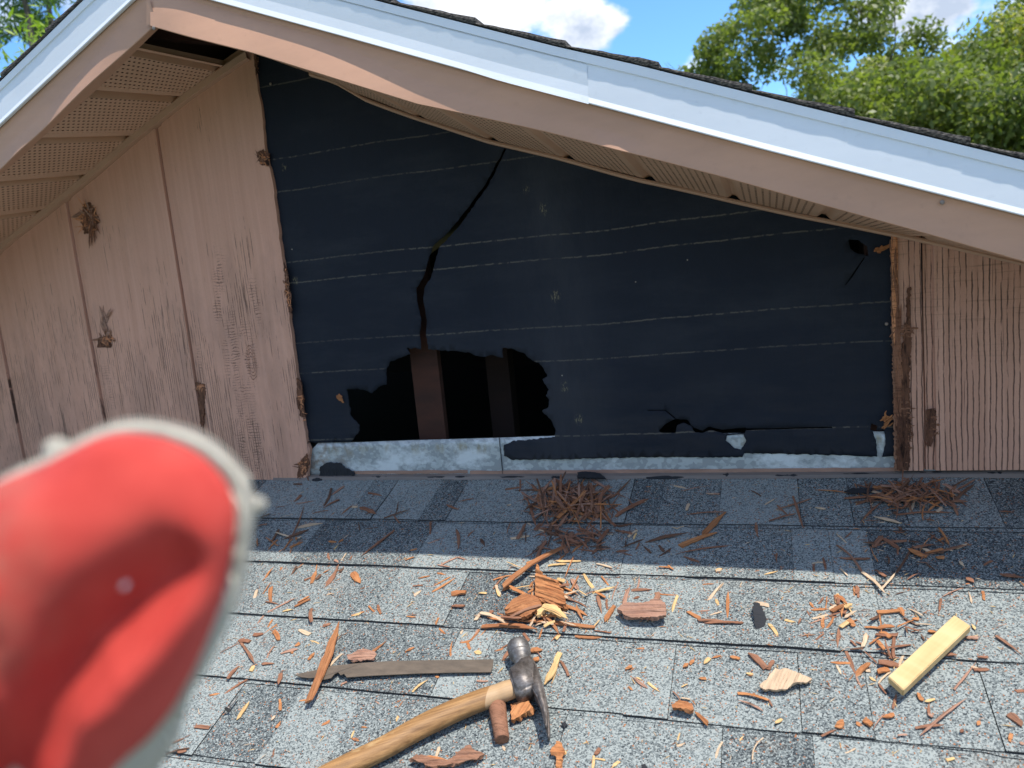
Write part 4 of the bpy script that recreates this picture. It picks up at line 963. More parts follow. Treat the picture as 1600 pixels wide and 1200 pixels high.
flake('B', [(385, 760), (395, 690), (410, 620), (440, 660), (520, 700), (560, 740), (575, 820), (500, 810), (420, 790)], 'o', 'layered golden brown flake standing at the top of the sunlit pile', .006, .016, .005, .003, (.45, 0), dirn=-.25)
flake('B', [(400, 870), (450, 835), (520, 840), (580, 890), (540, 900), (450, 870), (400, 900)], 'y', 'light chip leaning on the right of the rounded flake', .005, .008, .003, .002, (.2, .1), dirn=-.3)
flake('B', [(900, 850), (950, 825), (1060, 830), (1150, 805), (1200, 830), (1205, 905), (1100, 915), (1000, 912), (940, 890)], 'p', 'pinkish painted slab of bark like wood casting a dark shadow to its left', .007, .010, .004, .001, (.12, -.05), dirn=.05)
flake('F', [(800, 620), (850, 580), (935, 605), (945, 640), (930, 660), (860, 645), (805, 640)], 'o', 'chunky ridged orange chip in the middle of the fourth shingle row', .006, .002, .004, .001, dirn=-.1)
flake('F', [(1375, 470), (1430, 425), (1480, 365), (1510, 380), (1530, 370), (1600, 385), (1720, 425), (1690, 450), (1600, 460), (1560, 495), (1490, 500), (1400, 490)], 'l', 'wide torn tan flake with a fringed edge left of the yellow block', .004, .004, .003, .003, (.1, 0), dirn=1.2)
flake('E', [(298, 240), (340, 225), (400, 205), (450, 215), (470, 230), (440, 265), (370, 275), (310, 262)], 'p', 'curled pinkish bark flake above the rusty metal strip', .004, .004, .004, .003, dirn=.2)
flake('E', [(1235, 545), (1240, 520), (1330, 490), (1360, 545), (1290, 585), (1235, 610)], 'o', 'stacked orange chip tucked under the hammer claw', .008, .004, .005, .001, dirn=1.3)
flake('E', [(655, 830), (700, 805), (760, 820), (870, 850), (1000, 755), (1030, 790), (1085, 805), (1040, 835), (870, 875), (780, 880)], 'b', 'dark split piece of wood below the hammer handle at the bottom edge', .005, .004, .005, .002, dirn=.2)
flake('E', [(1455, 785), (1490, 730), (1520, 740), (1540, 780), (1520, 815), (1510, 873), (1485, 873), (1490, 810), (1460, 800)], 'o', 'leaf shaped reddish chip standing at the bottom right of the hammer', .003, .003, .004, .001, (.2, 0))
flake('C', [(240, 690), (252, 655), (280, 660), (312, 720), (300, 752), (255, 772)], 'tar', 'black curved scrap of roofing below the shade edge right of centre', .002, .004, .001, .003, (.25, .2), name='roofing_scrap', cat='scrap')
flake('F', [(65, 705), (95, 700), (112, 720), (90, 742)], 'tar', 'small dark roofing crumb right of the hammer claw', .003, .002, .001, .001, name='roofing_scrap', cat='scrap')
flake('F', [(595, 990), (625, 980), (640, 1005), (615, 1020)], 'tar', 'small dark roofing crumb at the bottom edge near the middle', .003, .002, .001, .001, name='roofing_scrap', cat='scrap')
flake('B', [(650, 0), (700, -2), (790, 8), (830, 38), (650, 36)], 'tar', 'flat black lump of tar against the flashing above the dark heap', .004, .006, .001, .002, name='tar_lump', cat='tar lump')
flake('C', [(700, 80), (740, 68), (850, 66), (830, 90), (740, 92)], 'tar', 'thin black scrap left of the splinter heap at the right', .002, .004, .001, .001, name='roofing_scrap', cat='scrap')

for i, (x0, y0, x1, y1, w_, c) in enumerate(((400, 650, 560, 750, 26, 'o'), (395, 700, 570, 790, 26, 'y'), (390, 735, 575, 815, 22, 'o'), (395, 765, 560, 835, 20, 'o'), (410, 620, 450, 690, 20, 'o'), (200, 850, 330, 775, 22, 'o'), (205, 875, 380, 790, 22, 'o'), (225, 895, 420, 820, 22, 'b'), (440, 840, 590, 900, 22, 'y'), (170, 890, 300, 905, 20, 'b'))):
    addc('B', x0, y0, x1, y1, w_, c, None, lift=.010+.001*i, tilt=r2.uniform(-.12, .12))
# two heaps of splinters and the scatter around them
def heap(cx, cy, sx_, sy_, n, cols, lab, grp, Lr, amean, hmax, asp=1.0):
    for i in range(n):
        px, py = r2.gauss(cx, sx_), r2.gauss(cy, sy_)
        if py < 752: py = 752+r2.uniform(0, 8)
        l = r2.uniform(*Lr); a = r2.gauss(amean, asp)
        h = hmax*max(0, 1-((px-cx)/(2*sx_))**2-((py-cy)/(2*sy_))**2)*r2.random()
        chip(px-l*math.cos(a)/2, py+l*math.sin(a)*.45, px+l*math.cos(a)/2, py-l*math.sin(a)*.45, r2.choice((1.8, 2.4, 3, 3.6, 5, 7))*r2.uniform(.8, 1.2), r2.choice(cols), lab, grp, lift=h, tilt=r2.uniform(-.3, .3), place=(grp.replace('splinters ', '').replace('in the ', '').replace('by the ', 'scatter by ').replace('below the ', 'scatter below ').replace('left of the ', 'cluster left of '), cx, cy, sx_, sy_))
heap(898, 784, 34, 17, 200, 'bbopdb', 'brown splinter in the tangled heap under the wall below the low tar lump', 'splinters in the middle heap', (18, 62), .5, .02)
heap(905, 842, 48, 12, 70, 'dbbb', 'dark splinter in the loose line below the middle heap in the shade', 'splinters in the shaded line', (14, 46), .1, .008)
heap(1425, 772, 42, 10, 100, 'bbdpo', 'brown splinter in the heap under the ribbed siding at the right', 'splinters in the right heap', (18, 62), .2, .012, .8)
heap(862, 930, 45, 36, 70, 'oobly', 'orange splinter in the sunlit pile above the hammer head', 'splinters in the sunlit pile', (10, 46), .4, .012)
heap(1310, 955, 25, 18, 26, 'oobyl', 'orange splinter in the loose cluster left of the yellow block', 'splinters left of the yellow block', (8, 26), .4, .004)
heap(1395, 1000, 28, 25, 24, 'oobdl', 'splinter under or beside the yellow block', 'splinters by the yellow block', (10, 40), .3, .006)
heap(1420, 850, 55, 28, 36, 'bbdol', 'brown splinter in the shade below the right heap', 'splinters below the right heap', (8, 34), .3, .004)
heap(450, 860, 45, 45, 36, 'oobdl', 'splinter between the glove and the left shingle joint', 'splinters by the glove', (8, 30), .6, .005)
for i in range(30):
    px, py = r2.uniform(300, 1600), r2.uniform(850, 1190); l = r2.uniform(6, 22); a = r2.gauss(.6, .9)
    chip(px, py, px+l*math.cos(a), py-l*math.sin(a), r2.uniform(1.5, 5), r2.choice('ooblyyp'), *auto(px, py, .01, 'o'))
flush_chips()
# crumbs nobody could count
vs, fs, fm = [], [], []
rc = random.Random(5)
def dens(px, py):
    d = .25+.9*math.exp(-((px-860)/160)**2-((py-900)/90)**2)+.6*math.exp(-((px-1350)/150)**2-((py-850)/90)**2)+.45*math.exp(-((px-480)/90)**2-((py-900)/90)**2)+.35*math.exp(-((px-1300)/250)**2-((py-990)/70)**2)
    return d*(1 if py < 1080 else .5)
cnt = 0
while cnt < 1250:
    px, py = rc.uniform(200, 1650), rc.uniform(754, 1230)
    if rc.random() > dens(px, py): continue
    x, d = roofpt(px, py, .007); cnt += 1
    L = rc.choice([.003, .004, .006, .009, .014])*rc.uniform(.6, 1.3); W = min(L*.5, rc.uniform(.0008, .002)); a = rc.gauss(.8, 1.0)
    k = len(vs); h = roofh(d)+.0015
    for (u_, v_, zz) in ((-L/2, 0, 0), (0, -W/2, .0004), (L/2, 0, .0003), (0, W/2, 0), (0, 0, W*.7)):
        vs.append(rw(x+u_*math.cos(a)-v_*math.sin(a), d-(u_*math.sin(a)+v_*math.cos(a)), h+zz))
    fs += [(k, k+1, k+4), (k+1, k+2, k+4), (k+2, k+3, k+4), (k+3, k, k+4)]; fm += [rc.choice([0, 0, 1, 2, 2, 3])]*4
o = mesh_from('wood_crumbs', vs, fs, [M['wood_orange'], M['wood_brown'], M['wood_yellow'], M['wood_pale']], fm)
tag(o, 'fine wood crumbs scattered all over the grey shingles', 'wood crumbs', kind='stuff')

# ------------------------------------------------------------------ yellow block, metal strip, peg, nail
def prism(name, pts, h0, T, mm, bev=.0008, parent=None, fn=None):
    """outline on the roof (x,d) -> solid of thickness T, origin at its centre"""
    cx = sum(p[0] for p in pts)/len(pts); cd = sum(p[1] for p in pts)/len(pts)
    bm = bmesh.new(); vs = [bm.verts.new((p[0]-cx, -(p[1]-cd), 0)) for p in pts]; f = bm.faces.new(vs)
    if f.normal.z < 0 or True:
        f.normal_update()
        if f.normal.z < 0: f.normal_flip()
    e = bmesh.ops.extrude_face_region(bm, geom=[f])
    for v in e['geom']:
        if isinstance(v, bmesh.types.BMVert): v.co.z += T
    bmesh.ops.recalc_face_normals(bm, faces=bm.faces)
    if bev:
        ed = [x for x in bm.edges if x.calc_length() > bev*2]
        bmesh.ops.bevel(bm, geom=ed, offset=bev, segments=2, affect='EDGES', clamp_overlap=True)
    if fn:
        for v in bm.verts: v.co = Vector(fn(v.co))
    me = bpy.data.meshes.new(name); bm.to_mesh(me); bm.free(); me.materials.append(mm)
    o = link(name, me, parent); o.matrix_world = ROOFM @ Matrix.Translation((cx, -cd, h0))
    return o
def onroof(cr, pts, h):
    ox, oy, s_ = CROPS[cr]; return [roofpt(ox+x/s_, oy+y/s_, h) for x, y in pts]
m, nt, b = mat('pine_block'); oc = OBJC(nt)
an = math.atan2(-(onroof('G', [(1165, 160)], .02)[0][1]-onroof('G', [(750, 545)], .02)[0][1]), onroof('G', [(1165, 160)], .02)[0][0]-onroof('G', [(750, 545)], .02)[0][0])
rotv = mapv(nt, mapv(nt, oc, rot=(0, 0, -an)), (6, 130, 60))
g = noi(nt, rotv, 1, 4, .6); rings = noi(nt, mapv(nt, mapv(nt, oc, rot=(0, 0, -an)), (34, 5, 5)), 1, 3, .5)
setb(nt, b, mixc(nt, rng(nt, rings, .35, .65, 0, .7), mixc(nt, rng(nt, g, .3, .7), (.44, .29, .12), (.56, .39, .18)), (.62, .46, .24)), .6, spec=.3, bump=g, bs=.25, bd=.0006)
p = onroof('G', [(1165, 160), (1268, 228), (845, 632), (750, 545)], .026)
blk = prism('wood_block', p, .014, .0115, M['pine_block'], .001)
tag(blk, 'clean yellow pine block lying aslant on the shingles at the right', 'wood block')
p = onroof('E', [(0, 345), (100, 325), (230, 293), (400, 282), (550, 272), (840, 262), (1130, 252), (1126, 290), (1115, 325), (900, 332), (700, 338), (450, 352), (300, 365), (285, 345), (265, 352), (250, 332), (230, 345), (210, 368), (170, 377), (150, 362), (90, 366), (40, 360)], .012)
st = prism('metal_strip', p, .0095, .0014, M['rust_strip'], 0, fn=lambda v: (v.x, v.y, v.z+.003*math.cos(v.x*10)+(.0012 if abs(v.y) > .008 else 0)))
tag(st, 'narrow rusty brown metal strip with a notched pointed left end above the hammer handle', 'metal strip')

def tube(name, P, Rr, mm, parent=None, seg=20, flat=1.0, caps=True):
    """P: points in roof frame (x, up, h); Rr radii (rw in plane, rn normal)"""
    vs, fs = [], []; n = len(P)
    for i, p in enumerate(P):
        a = Vector(P[max(0, i-1)]); c = Vector(P[min(n-1, i+1)]); d = (c-a).normalized(); s_ = Vector((0, 0, 1)).cross(d).normalized(); t = d.cross(s_)
        r1, r2_ = Rr[i] if isinstance(Rr[i], tuple) else (Rr[i], Rr[i])
        for j in range(seg):
            th = 2*math.pi*j/seg; vs.append(Vector(p)+s_*r1*math.cos(th)+t*r2_*math.sin(th))
    for i in range(n-1):
        for j in range(seg): a = i*seg+j; b2 = i*seg+(j+1) % seg; fs.append((a, b2, b2+seg, a+seg))
    if caps: fs += [tuple(range(seg-1, -1, -1)), tuple((n-1)*seg+j for j in range(seg))]
    return vs, fs
def catmull(P, k=6):
    out = []
    for i in range(len(P)-1):
        p0, p1, p2, p3 = [np.array(P[max(0, min(len(P)-1, j))]) for j in (i-1, i, i+1, i+2)]
        for t in np.linspace(0, 1, k, endpoint=False): out.append(.5*((2*p1)+(-p0+p2)*t+(2*p0-5*p1+4*p2-p3)*t*t+(-p0+3*p1-3*p2+p3)*t**3))
    out.append(np.array(P[-1])); return out
HH = .024
hx, hd = onroof('E', [(1310, 400)], HH)[0]
HO = (hx, -hd)
ham = empty('hammer'); ham.matrix_world = ROOFM @ Matrix.Translation((hx, -hd, 0))
tag(ham, 'claw hammer with worn wooden handle and dull steel head lying on the shingles', 'hammer')
def hl(x, y, h=HH):    # crop E pixel -> hammer local
    q = onroof('E', [(x, y)], h)[0]; return (q[0]-HO[0], -q[1]-HO[1], h)
hc = [(-260, 1140), (-60, 1030), (150, 920), (290, 850), (500, 750), (700, 640), (900, 545), (1080, 475), (1180, 440), (1250, 420)]
P = catmull([hl(*q) for q in hc]); n = len(P)
def hw(t):
    return float(np.interp(t, [0, .08, .3, .5, .62, .78, .86, .9, 1], [.0185, .0175, .0168, .0172, .0178, .0168, .0150, .0160, .0150]))
Rr = [(hw(i/(n-1))*.98, hw(i/(n-1))*.78) for i in range(n)]
P = [Vector((p[0], p[1], HH-.006*(1-i/(n-1)))) for i, p in enumerate(P)]
vs, fs = tube('handle', P, Rr, None); h_ = mesh_from('handle', vs, fs, M['handle_wood'], parent=ham, smooth=True)
# head: side profile given thickness
def headpart(name, pts, h0, T, mm, bev, parent=ham, fn=None, h=HH):
    bm = bmesh.new(); q = [hl(x, y, h) for x, y in pts]
    vsb = [bm.verts.new((a, b2, h0)) for a, b2, _ in q]; f = bm.faces.new(vsb); f.normal_update()
    if f.normal.z < 0: f.normal_flip()
    e = bmesh.ops.extrude_face_region(bm, geom=[f])
    for v in e['geom']:
        if isinstance(v, bmesh.types.BMVert): v.co.z += T
    bmesh.ops.recalc_face_normals(bm, faces=bm.faces)
    bmesh.ops.bevel(bm, geom=[x for x in bm.edges if x.calc_length() > bev*1.5], offset=bev, segments=3, affect='EDGES', clamp_overlap=True)
    if fn:
        for v in bm.verts: v.co = Vector(fn(v.co))
    me = bpy.data.meshes.new(name); bm.to_mesh(me); bm.free(); me.materials.append(mm)
    return link(name, me, parent, True)
def soften(o):
    o.modifiers.new('w', 'WEIGHTED_NORMAL')
headpart('cheek', [(1222, 345), (1262, 318), (1310, 300), (1375, 370), (1390, 440), (1335, 458), (1268, 494), (1240, 420)], .009, .031, M['forged_steel'], .004)
headpart('throat', [(1245, 330), (1290, 278), (1345, 262), (1378, 300), (1402, 372), (1420, 440), (1385, 462), (1330, 400)], .012, .026, M['forged_steel'], .004)
cl_out = [(1365, 300), (1402, 372), (1426, 450), (1441, 540), (1447, 665), (1434, 685), (1425, 640), (1410, 570), (1385, 500), (1355, 450)]
y0c, y1c = hl(1400, 400)[1], hl(1440, 680)[1]
for s_ in (-1, 1):
    def cf(v, s_=s_):
        t = min(1, max(0, (v.y-y0c)/(y1c-y0c)))
        return (v.x, v.y, (v.z-.0245)*(1+.05*t)+.0245+s_*(.0015+.0028*t))
    headpart('claw', cl_out, .0245 if s_ > 0 else .0125, .012, M['forged_steel'], .0018, fn=cf)
pa, pb = Vector(hl(1300, 300)), Vector(hl(1268, 172)); d = (pb-pa); Lp = d.length; d.normalize()
prof_ = [(-.1, .0125), (.22, .0115), (.34, .0118), (.42, .0140), (.50, .0163), (.54, .0166), (.56, .0160), (.58, .0170), (.9, .0173), (.97, .0168), (.99, .0155), (1.0, .0140)]
vs, fs = tube('poll', [pa+d*Lp*t for t, _ in prof_], [r_ for _, r_ in prof_], None, seg=32)
o = mesh_from('striking_face', vs, fs, M['bright_steel'], parent=ham, smooth=True)
for p_ in o.data.polygons: p_.use_smooth = len(p_.vertices) == 4
# peg
a, b2 = onroof('E', [(1150, 510), (1178, 705)], .016)
pg = empty('wood_peg'); 
pa = Vector((a[0], -a[1], .015)); pb = Vector((b2[0], -b2[1], .013)); bpy.data.objects.remove(pg)
mid = (pa+pb)/2; vs, fs = tube('wood_peg', [pa-mid+Vector((0, 0, 0)), (pa-mid)*.96, (pb-mid)*.96, pb-mid], [.0115, .0128, .0102, .0092], None, seg=24)
pg = mesh_from('wood_peg', vs, fs, M['wood_brown'], smooth=False)
for p_ in pg.data.polygons: p_.use_smooth = len(p_.vertices) == 4
pg.matrix_world = ROOFM @ Matrix.Translation(mid); tag(pg, 'short tapered brown wooden peg sticking out below the hammer handle', 'wood peg')
# roofing nail
a, b2 = onroof('D', [(672, 640), (700, 600)], .012)
nl = empty('roofing_nail'); nl.matrix_world = ROOFM @ Matrix.Translation((a[0], -a[1], .012)); tag(nl, 'roofing nail lying head forward on the shingles by the glove', 'nail')
d = Vector((b2[0]-a[0], -(b2[1]-a[1]), -.001)).normalized()
vs, fs = tube('shank', [Vector((0, 0, 0)), d*.024, d*.028], [.0014, .0014, .0003], None, seg=8); mesh_from('shank', vs, fs, M['bright_steel'], parent=nl, smooth=True)
vs, fs = tube('head', [d*-.0012, d*.0], [.0052, .0055], None, seg=16); mesh_from('head', vs, fs, M['forged_steel'], parent=nl)
# bent twig / stem
for cr, pts, lab in (('F', [(1400, 815), (1360, 850), (1335, 900), (1328, 960)], 'thin curved grey stem on the bottom row right of centre'),
                     ('D', [(300, 912), (370, 885), (440, 873)], 'thin dark curved stem on the shingles near the bottom left by the glove')):
    Q = onroof(cr, pts, .009); c0 = Q[1]
    P = catmull([(q[0]-c0[0], -(q[1]-c0[1]), 0) for q in Q]); vs, fs = tube('stem', [Vector(map(float, p)) for p in P], [.0010]*len(P), None, seg=6)
    o = mesh_from('stem', vs, fs, M['wood_pale' if cr == 'F' else 'wood_dark'], smooth=True); o.matrix_world = ROOFM @ Matrix.Translation((c0[0], -c0[1], .0095)); tag(o, lab, 'stem')

# ------------------------------------------------------------------ gloved hand close to the lens
GD = .245
GC = Vector(CAM)+Vector(pray(175, 960))*.19
gx_, gy_, gz_ = Vector(RX), Vector(RU), -Vector(RF)
GM = Matrix(((gx_.x, gy_.x, gz_.x, GC.x), (gx_.y, gy_.y, gz_.y, GC.y), (gx_.z, gy_.z, gz_.z, GC.z), (0, 0, 0, 1)))
hand = empty('gloved_hand'); hand.matrix_world = GM @ Matrix.Scale(.19/GD, 4)
tag(hand, 'red rubber coated work glove with cream knit back held up close at the lower left', 'glove')
k_ = GD/F
gout = [(185, 1205), (255, 1140), (310, 1065), (350, 990), (378, 920), (392, 850), (396, 785), (380, 735), (340, 692), (290, 667), (230, 655), (180, 659), (130, 680), (80, 708), (20, 735), (-60, 790), (-120, 900), (-150, 1050), (-130, 1230), (-60, 1400), (40, 1420), (120, 1310)]
gl = [((x-175)*k_, -(y-960)*k_) for x, y in gout]
gc_ = catmull([gl[-1]]+gl+[gl[0]], 8)[8:-0 or None]
A_ = np.array([math.atan2(p[1], p[0]) for p in gc_]); Rr_ = np.array([math.hypot(*p) for p in gc_])
o_ = np.argsort(A_); A_, Rr_ = A_[o_], Rr_[o_]
def rad(a): return float(np.interp(a, np.concatenate([A_-2*math.pi, A_, A_+2*math.pi]), np.tile(Rr_, 3)))
def seg_d(x, y, pts):
    best = 9
    for (x0, y0), (x1, y1) in zip(pts[:-1], pts[1:]):
        dx, dy = x1-x0, y1-y0; t = max(0, min(1, ((x-x0)*dx+(y-y0)*dy)/(dx*dx+dy*dy))); best = min(best, math.hypot(x-x0-t*dx, y-y0-t*dy))
    return best
def gp(*pts): return [((x-175)*k_, -(y-960)*k_) for x, y in pts]
creases = [(gp((322, 868), (290, 892), (245, 925), (200, 965), (160, 1030), (120, 1110), (85, 1190), (70, 1320)),   .0120, .0150), (gp((60, 960), (40, 1040), (45, 1150), (40, 1300)), .0060, .0085)]
ridges = [(gp((372, 840), (345, 940), (285, 1010), (215, 1070), (165, 1180), (130, 1330)), .010, .0075), (gp((120, 800), (90, 930), (80, 1030)), .014, .005), (gp((0, 960), (-20, 1100), (-10, 1300)), .012, .006)]
def dome(side, name, mm, scale_r, H, p_):
    na, nrr = 128, 44; vs, fs = [(0, 0, 0)], []
    def zf(x, y, r):
        z = H*(max(0, 1-r**p_))**.5
        if side > 0:
            fall = (1-r**6)
            for pts, w_, dp in creases: z -= dp*math.exp(-(seg_d(x, y, pts)/w_)**2)*fall
            for pts, w_, dp in ridges: z += dp*math.exp(-(seg_d(x, y, pts)/w_)**2)*fall
            z += .0012*noise.noise((x*70, y*70, 3))*fall
        return z*side
    vs[0] = (0, 0, zf(0, 0, 0))
    for i in range(1, nrr+1):
        r = math.sin(i/nrr*math.pi/2)
        for j in range(na):
            a = -math.pi+2*math.pi*j/na; R_ = rad(a)*scale_r(a) if callable(scale_r) else rad(a)*scale_r
            x, y = R_*r*math.cos(a), R_*r*math.sin(a); vs.append((x, y, zf(x, y, r)))
    for j in range(na): fs.append((0, 1+j, 1+(j+1) % na))
    for i in range(nrr-1):
        for j in range(na): a = 1+i*na+j; b2 = 1+i*na+(j+1) % na; fs.append((a, a+na, b2+na, b2))
    k = len(vs)
    o = mesh_from(name, vs, fs, mm, parent=hand, smooth=True)
    if side < 0: o.data.flip_normals()
    return o
def insetr(a):
    d = math.degrees(a)      # wide cream rim over the top and right, thin lower right
    w_ = float(np.interp(d, [-180, -90, -50, -20, 20, 60, 100, 130, 150, 180], [.0015, .0015, .0015, .0025, .0042, .0046, .0038, .0024, .0012, .0015]))
    return 1-w_/rad(a)
coat = dome(1, 'palm_coating', M['red_rubber'], insetr, .025, 2.3); coat.location.z = .0055
dome(1, 'knit_rim', M['cream_knit'], 1.0, .0030, 5)
# the back of the hand and the fingers behind, one knitted body
def capsule(bm, a, b2, r0, r1):
    a, b2 = Vector(a), Vector(b2); n = 6
    for i in range(n+1):
        t = i/n; p_ = a.lerp(b2, t); r = r0+(r1-r0)*t
        bmesh.ops.create_icosphere(bm, subdivisions=2, radius=r, matrix=Matrix.Translation(p_))
def blob(name, caps, mm, vox=.0022):
    bm = bmesh.new()
    for c in caps: capsule(bm, *c)
    me = bpy.data.meshes.new(name); bm.to_mesh(me); bm.free(); me.materials.append(mm)
    o = link(name, me, hand, True); r = o.modifiers.new('r', 'REMESH'); r.mode = 'VOXEL'; r.voxel_size = vox; r.use_smooth_shade = True
    s = o.modifiers.new('s', 'SMOOTH'); s.iterations = 8; s.factor = .5
    return o
def gq(x, y, z): return ((x-175)*k_, -(y-960)*k_, z)
knit = blob('knit_back', [(gq(110, 900, -.010), gq(60, 1180, -.014), .020, .024), (gq(190, 840, -.010), gq(120, 1180, -.014), .020, .024), (gq(250, 850, -.010), gq(150, 1150, -.014), .018, .022), (gq(20, 950, -.012), gq(0, 1180, -.014), .020, .024), (gq(60, 1180, -.014), gq(-40, 1500, -.014), .027, .024), (gq(280, 800, -.008), gq(200, 1000, -.012), .014, .018)], M['cream_knit'])
for i, (tip, mid_, root, r) in enumerate((((66, 706, -.008), (60, 790, -.022), (60, 900, -.016), .0085), ((150, 745, -.020), (140, 830, -.030), (130, 950, -.018), .0095), ((250, 735, -.020), (240, 830, -.030), (200, 950, -.018), .0095), ((330, 770, -.016), (300, 860, -.026), (250, 950, -.018), .0085), ((398, 792, -.004), (360, 800, -.010), (300, 870, -.012), .0056))):
    blob('finger' if i < 4 else 'thumb', [(gq(*tip), gq(*mid_), r*(.55 if i in (0, 4) else .9), r), (gq(*mid_), gq(*root), r, r*1.15)], M['cream_knit'], .0014)
blob('sleeve', [(gq(-40, 1480, -.014), gq(-300, 2300, -.03), .031, .045)], M['sleeve_cloth'], .003)
# small white fleck stuck on the coating
bm = bmesh.new(); bmesh.ops.create_icosphere(bm, subdivisions=2, radius=.0023)
fx, fy = (236-175)*k_, -(884-960)*k_
dm = min(range(len(coat.data.vertices)), key=lambda i: (coat.data.vertices[i].co.x-fx)**2+(coat.data.vertices[i].co.y-fy)**2)
zf_ = coat.data.vertices[dm].co.z+.0035
for v in bm.verts: v.co = Vector((v.co.x*.9+fx, v.co.y*1.3+fy, v.co.z*.6+zf_))
me = bpy.data.meshes.new('paint_fleck'); bm.to_mesh(me); bm.free(); me.materials.append(M['white_metal']); link('paint_fleck', me, hand, True)

# ------------------------------------------------------------------ ground and trees
GZ = -4.2
me = mesh_from('ground', [(-600, -600, GZ), (600, -600, GZ), (600, 600, GZ), (-600, 600, GZ)], [(0, 1, 2, 3)], M['grass']); tag(me, kind='structure')
def limb_mesh(segs, name, par, seg=7):
    vs, fs = [], []
    for a, b2, r0, r1 in segs:
        d = (b2-a).normalized(); s_ = d.orthogonal().normalized(); t = d.cross(s_); k = len(vs)
        for p_, r in ((a, r0), (b2, r1)):
            for j in range(seg): th = 2*math.pi*j/seg; vs.append(p_+s_*r*math.cos(th)+t*r*math.sin(th))
        for j in range(seg): fs.append((k+j, k+(j+1) % seg, k+seg+(j+1) % seg, k+seg+j))
    return mesh_from(name, vs, fs, M['bark'], parent=par, smooth=True)
def leaves(name, cent, rad_, n, size, mm, par, seed, flat=.75, tone=None, elong=1.9):
    """n leaves spread over clumps at cent (k,3) with radii rad_"""
    r = np.random.default_rng(seed); K = len(cent); idx = r.choice(K, n, p=rad_**2/np.sum(rad_**2))
    dirs = r.normal(size=(n, 3)); dirs /= np.linalg.norm(dirs, axis=1)[:, None]
    rr = r.random(n)**.45; off = dirs*rr[:, None]*rad_[idx][:, None]; off[:, 2] *= flat
    p_ = cent[idx]+off
    nrm = r.normal(size=(n, 3))+dirs*.6+np.array([0, 0, .7]); nrm /= np.linalg.norm(nrm, axis=1)[:, None]
    t = np.cross(nrm, r.normal(size=(n, 3))); t /= np.linalg.norm(t, axis=1)[:, None]; b_ = np.cross(nrm, t)
    s_ = size*r.uniform(.6, 1.35, n)[:, None]
    a0 = p_-t*s_*.5*elong; a1 = p_-b_*s_*.5+nrm*s_*.1; a2 = p_+t*s_*.5*elong; a3 = p_+b_*s_*.5+nrm*s_*.1
    V = np.stack([a0, a1, a2, a3], 1).reshape(-1, 3)
    me = bpy.data.meshes.new(name); me.vertices.add(4*n); me.vertices.foreach_set('co', V.ravel())
    me.loops.add(4*n); me.loops.foreach_set('vertex_index', np.arange(4*n)); me.polygons.add(n); me.polygons.foreach_set('loop_start', np.arange(0, 4*n, 4)); me.polygons.foreach_set('loop_total', np.full(n, 4))
    me.update(); me.materials.append(mm)
    ct = r.random(K) if tone is None else tone
    tt = np.clip(ct[idx]*.6+r.random(n)*.4, 0, 1); at = me.attributes.new('tone', 'FLOAT', 'FACE'); at.data.foreach_set('value', tt.astype(np.float32))
    return link(name, me, par)
def place_dir(px, py, dist):     # a point seen through this pixel of the photo, dist metres off
    d = pray(px, py); d = d/math.hypot(d[0], d[1]); return Vector(CAM)+Vector(d)*dist
def oak(label, px, top, base_r, dist, nleaf, size, mm, seed, ncl=90, crf=1.0, low=-1.2, gapf=.0, topflat=1.0):
    r = random.Random(seed); base = place_dir(px, 600, dist); base.z = GZ
    root = empty('oak_tree', base); tag(root, label, 'tree')
    H = top-GZ; cz_ = GZ+H*.62; segs = []; cents, rads = [], []
    tr = H*.028; fork = Vector((0, 0, H*.28)); segs.append((Vector((0, 0, 0)), fork*.5+Vector((r.uniform(-.1, .1), 0, 0)), tr*1.3, tr)); segs.append((segs[-1][1], fork, tr, tr*.9))
    for i in range(9):
        az = i*2.4+r.uniform(-.4, .4); el = r.uniform(.45, 1.25)
        d = Vector((math.cos(az)*math.cos(el), math.sin(az)*math.cos(el), math.sin(el)))
        p0 = fork; r0 = tr*.6; L = H*.2
        for s_ in range(3):
            p1 = p0+d*L; segs.append((p0, p1, r0, r0*.65))
            for q in range(3):
                d2 = (d+Vector((r.gauss(0, .6), r.gauss(0, .6), r.gauss(.1, .4)))).normalized(); p2 = p1+d2*L*.8; segs.append((p1, p2, r0*.35, r0*.1))
                d3 = (d2+Vector((r.gauss(0, .5), r.gauss(0, .5), r.gauss(.1, .3)))).normalized(); segs.append((p2, p2+d3*L*.5, r0*.12, r0*.03))
            d = (d+Vector((r.gauss(0, .25), r.gauss(0, .25), r.gauss(.05, .2)))).normalized(); p0 = p1; r0 *= .65; L *= .8
    for i in range(ncl):
        while True:
            u_ = Vector((r.gauss(0, 1), r.gauss(0, 1), r.gauss(0, 1))).normalized()
            if u_.z > -.55: break
        rr = r.uniform(.45, 1.0)**.6
        c = Vector((u_.x*base_r*rr, u_.y*base_r*rr, H*.62+u_.z*H*.36*rr*topflat)); cents.append(c); rads.append(base_r*r.uniform(.11, .25)*crf)
    limb_mesh(segs, 'trunk', root)
    leaves('crown', np.array([tuple(c) for c in cents]), np.array(rads), nleaf, size, mm, root, seed)
    return root
oak('tall oak with airy crown standing behind the right roof slope nearest the blue sky', 1262, 4.4, 2.0, 12, 62000, .042, M['leaf_oak'], 31, 230, .72)
oak('dense olive oak crown at the right edge behind the roof', 1620, 3.45, 2.5, 13, 90000, .040, M['leaf_olive'], 32, 130)
oak('lower yellow green oak between the two taller crowns behind the roof', 1440, 3.0, 2.5, 11.5, 72000, .040, M['leaf_olive'], 33, 210, .75)
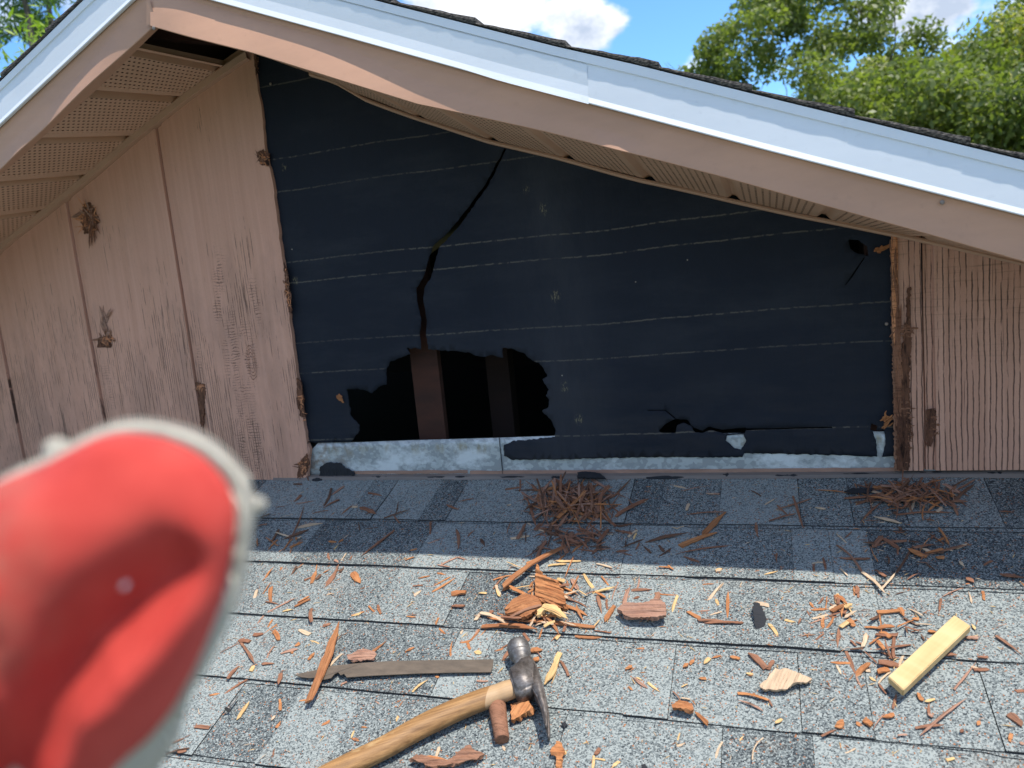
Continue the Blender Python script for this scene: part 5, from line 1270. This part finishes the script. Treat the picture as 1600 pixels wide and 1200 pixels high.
oak('bright bushy oak low behind the right eave', 1540, 2.15, 2.0, 10, 34000, .045, M['leaf_oak'], 34, 70)
oak('small dark green oak low behind the roof below the airy tall crown', 1200, 1.9, 1.5, 10.5, 22000, .045, M['leaf_oak'], 35, 50)
# slender trees at the far left
def pine(label, px, dist, top, seed, dens_=1.0):
    r = random.Random(seed); base = place_dir(px, 60, dist); base.z = GZ; root = empty('pine_tree', base); tag(root, label, 'tree'); H = top-GZ
    segs = []; p0 = Vector((0, 0, 0)); n = 14; cents, rads = [], []
    for i in range(n):
        p1 = Vector((r.gauss(0, .03), r.gauss(0, .03), H*(i+1)/n)); segs.append((p0, p1, .07*(1-i/n)+.012, .07*(1-(i+1)/n)+.012)); p0 = p1
        if i > 4:
            for q in range(int(5*dens_)):
                a = r.uniform(0, 6.28); L = H*.105*(1.15-i/n)*r.uniform(.6, 1.2); e_ = p1+Vector((math.cos(a)*L, math.sin(a)*L, -L*r.uniform(-.1, .45))); z_ = r.uniform(-.3, .3); 
                s0 = p1+Vector((0, 0, z_)); e_.z += z_; segs.append((s0, e_, .012, .004))
                for t in (.45, .75, 1): cents.append(tuple(s0.lerp(e_, t)+Vector((r.gauss(0, .08), r.gauss(0, .08), -.05)))); rads.append(r.uniform(.13, .26))
    limb_mesh(segs, 'trunk', root)
    leaves('crown', np.array(cents), np.array(rads), 26000, .020, M['leaf_pine'], root, seed, .8, elong=4)
    return root
pine('slender tree with dark drooping tufts at the far left top corner', 42, 12, 9.0, 41)
pine('thin trunked sparse tree beside the left roof edge', 84, 13.5, 9.5, 42, .6)
def bamboo(label, px, py, dist, seed, spread, n=30, mm='leaf_lime'):
    r = random.Random(seed); base = place_dir(px, 60, dist); base.z = GZ; root = empty('bamboo_clump', base); tag(root, label, 'bamboo')
    topz = place_dir(px, py, dist).z; segs = []; cents, rads = [], []
    for i in range(n):
        a = r.uniform(0, 6.28); b_ = Vector((math.cos(a)*spread*.3*r.random(), math.sin(a)*spread*.3*r.random(), 0)); H = (topz-GZ)*r.uniform(.75, 1.05)
        ln = Vector((math.cos(a), math.sin(a), 0))*spread*r.uniform(.3, 1); p0 = b_
        for j in range(6):
            t = (j+1)/6; p1 = b_+Vector((0, 0, H*t))+ln*t*t-Vector((0, 0, .3*t**4)); segs.append((p0, p1, .014*(1-t)+.006, .014*(1-t)+.004)); p0 = p1
            if j > 1:
                for q in range(2): cents.append(tuple(p1+Vector((r.gauss(0, .16), r.gauss(0, .16), r.gauss(0, .12))))); rads.append(r.uniform(.14, .3))
    limb_mesh(segs, 'stems', root, 5)
    leaves('foliage', np.array(cents), np.array(rads), 26000, .022, M[mm], root, seed, .8, elong=4.2)
bamboo('yellow green feathery bamboo low at the far left edge', 12, 25, 9, 51, 1.3, 70)
bpy.context.view_layer.update()
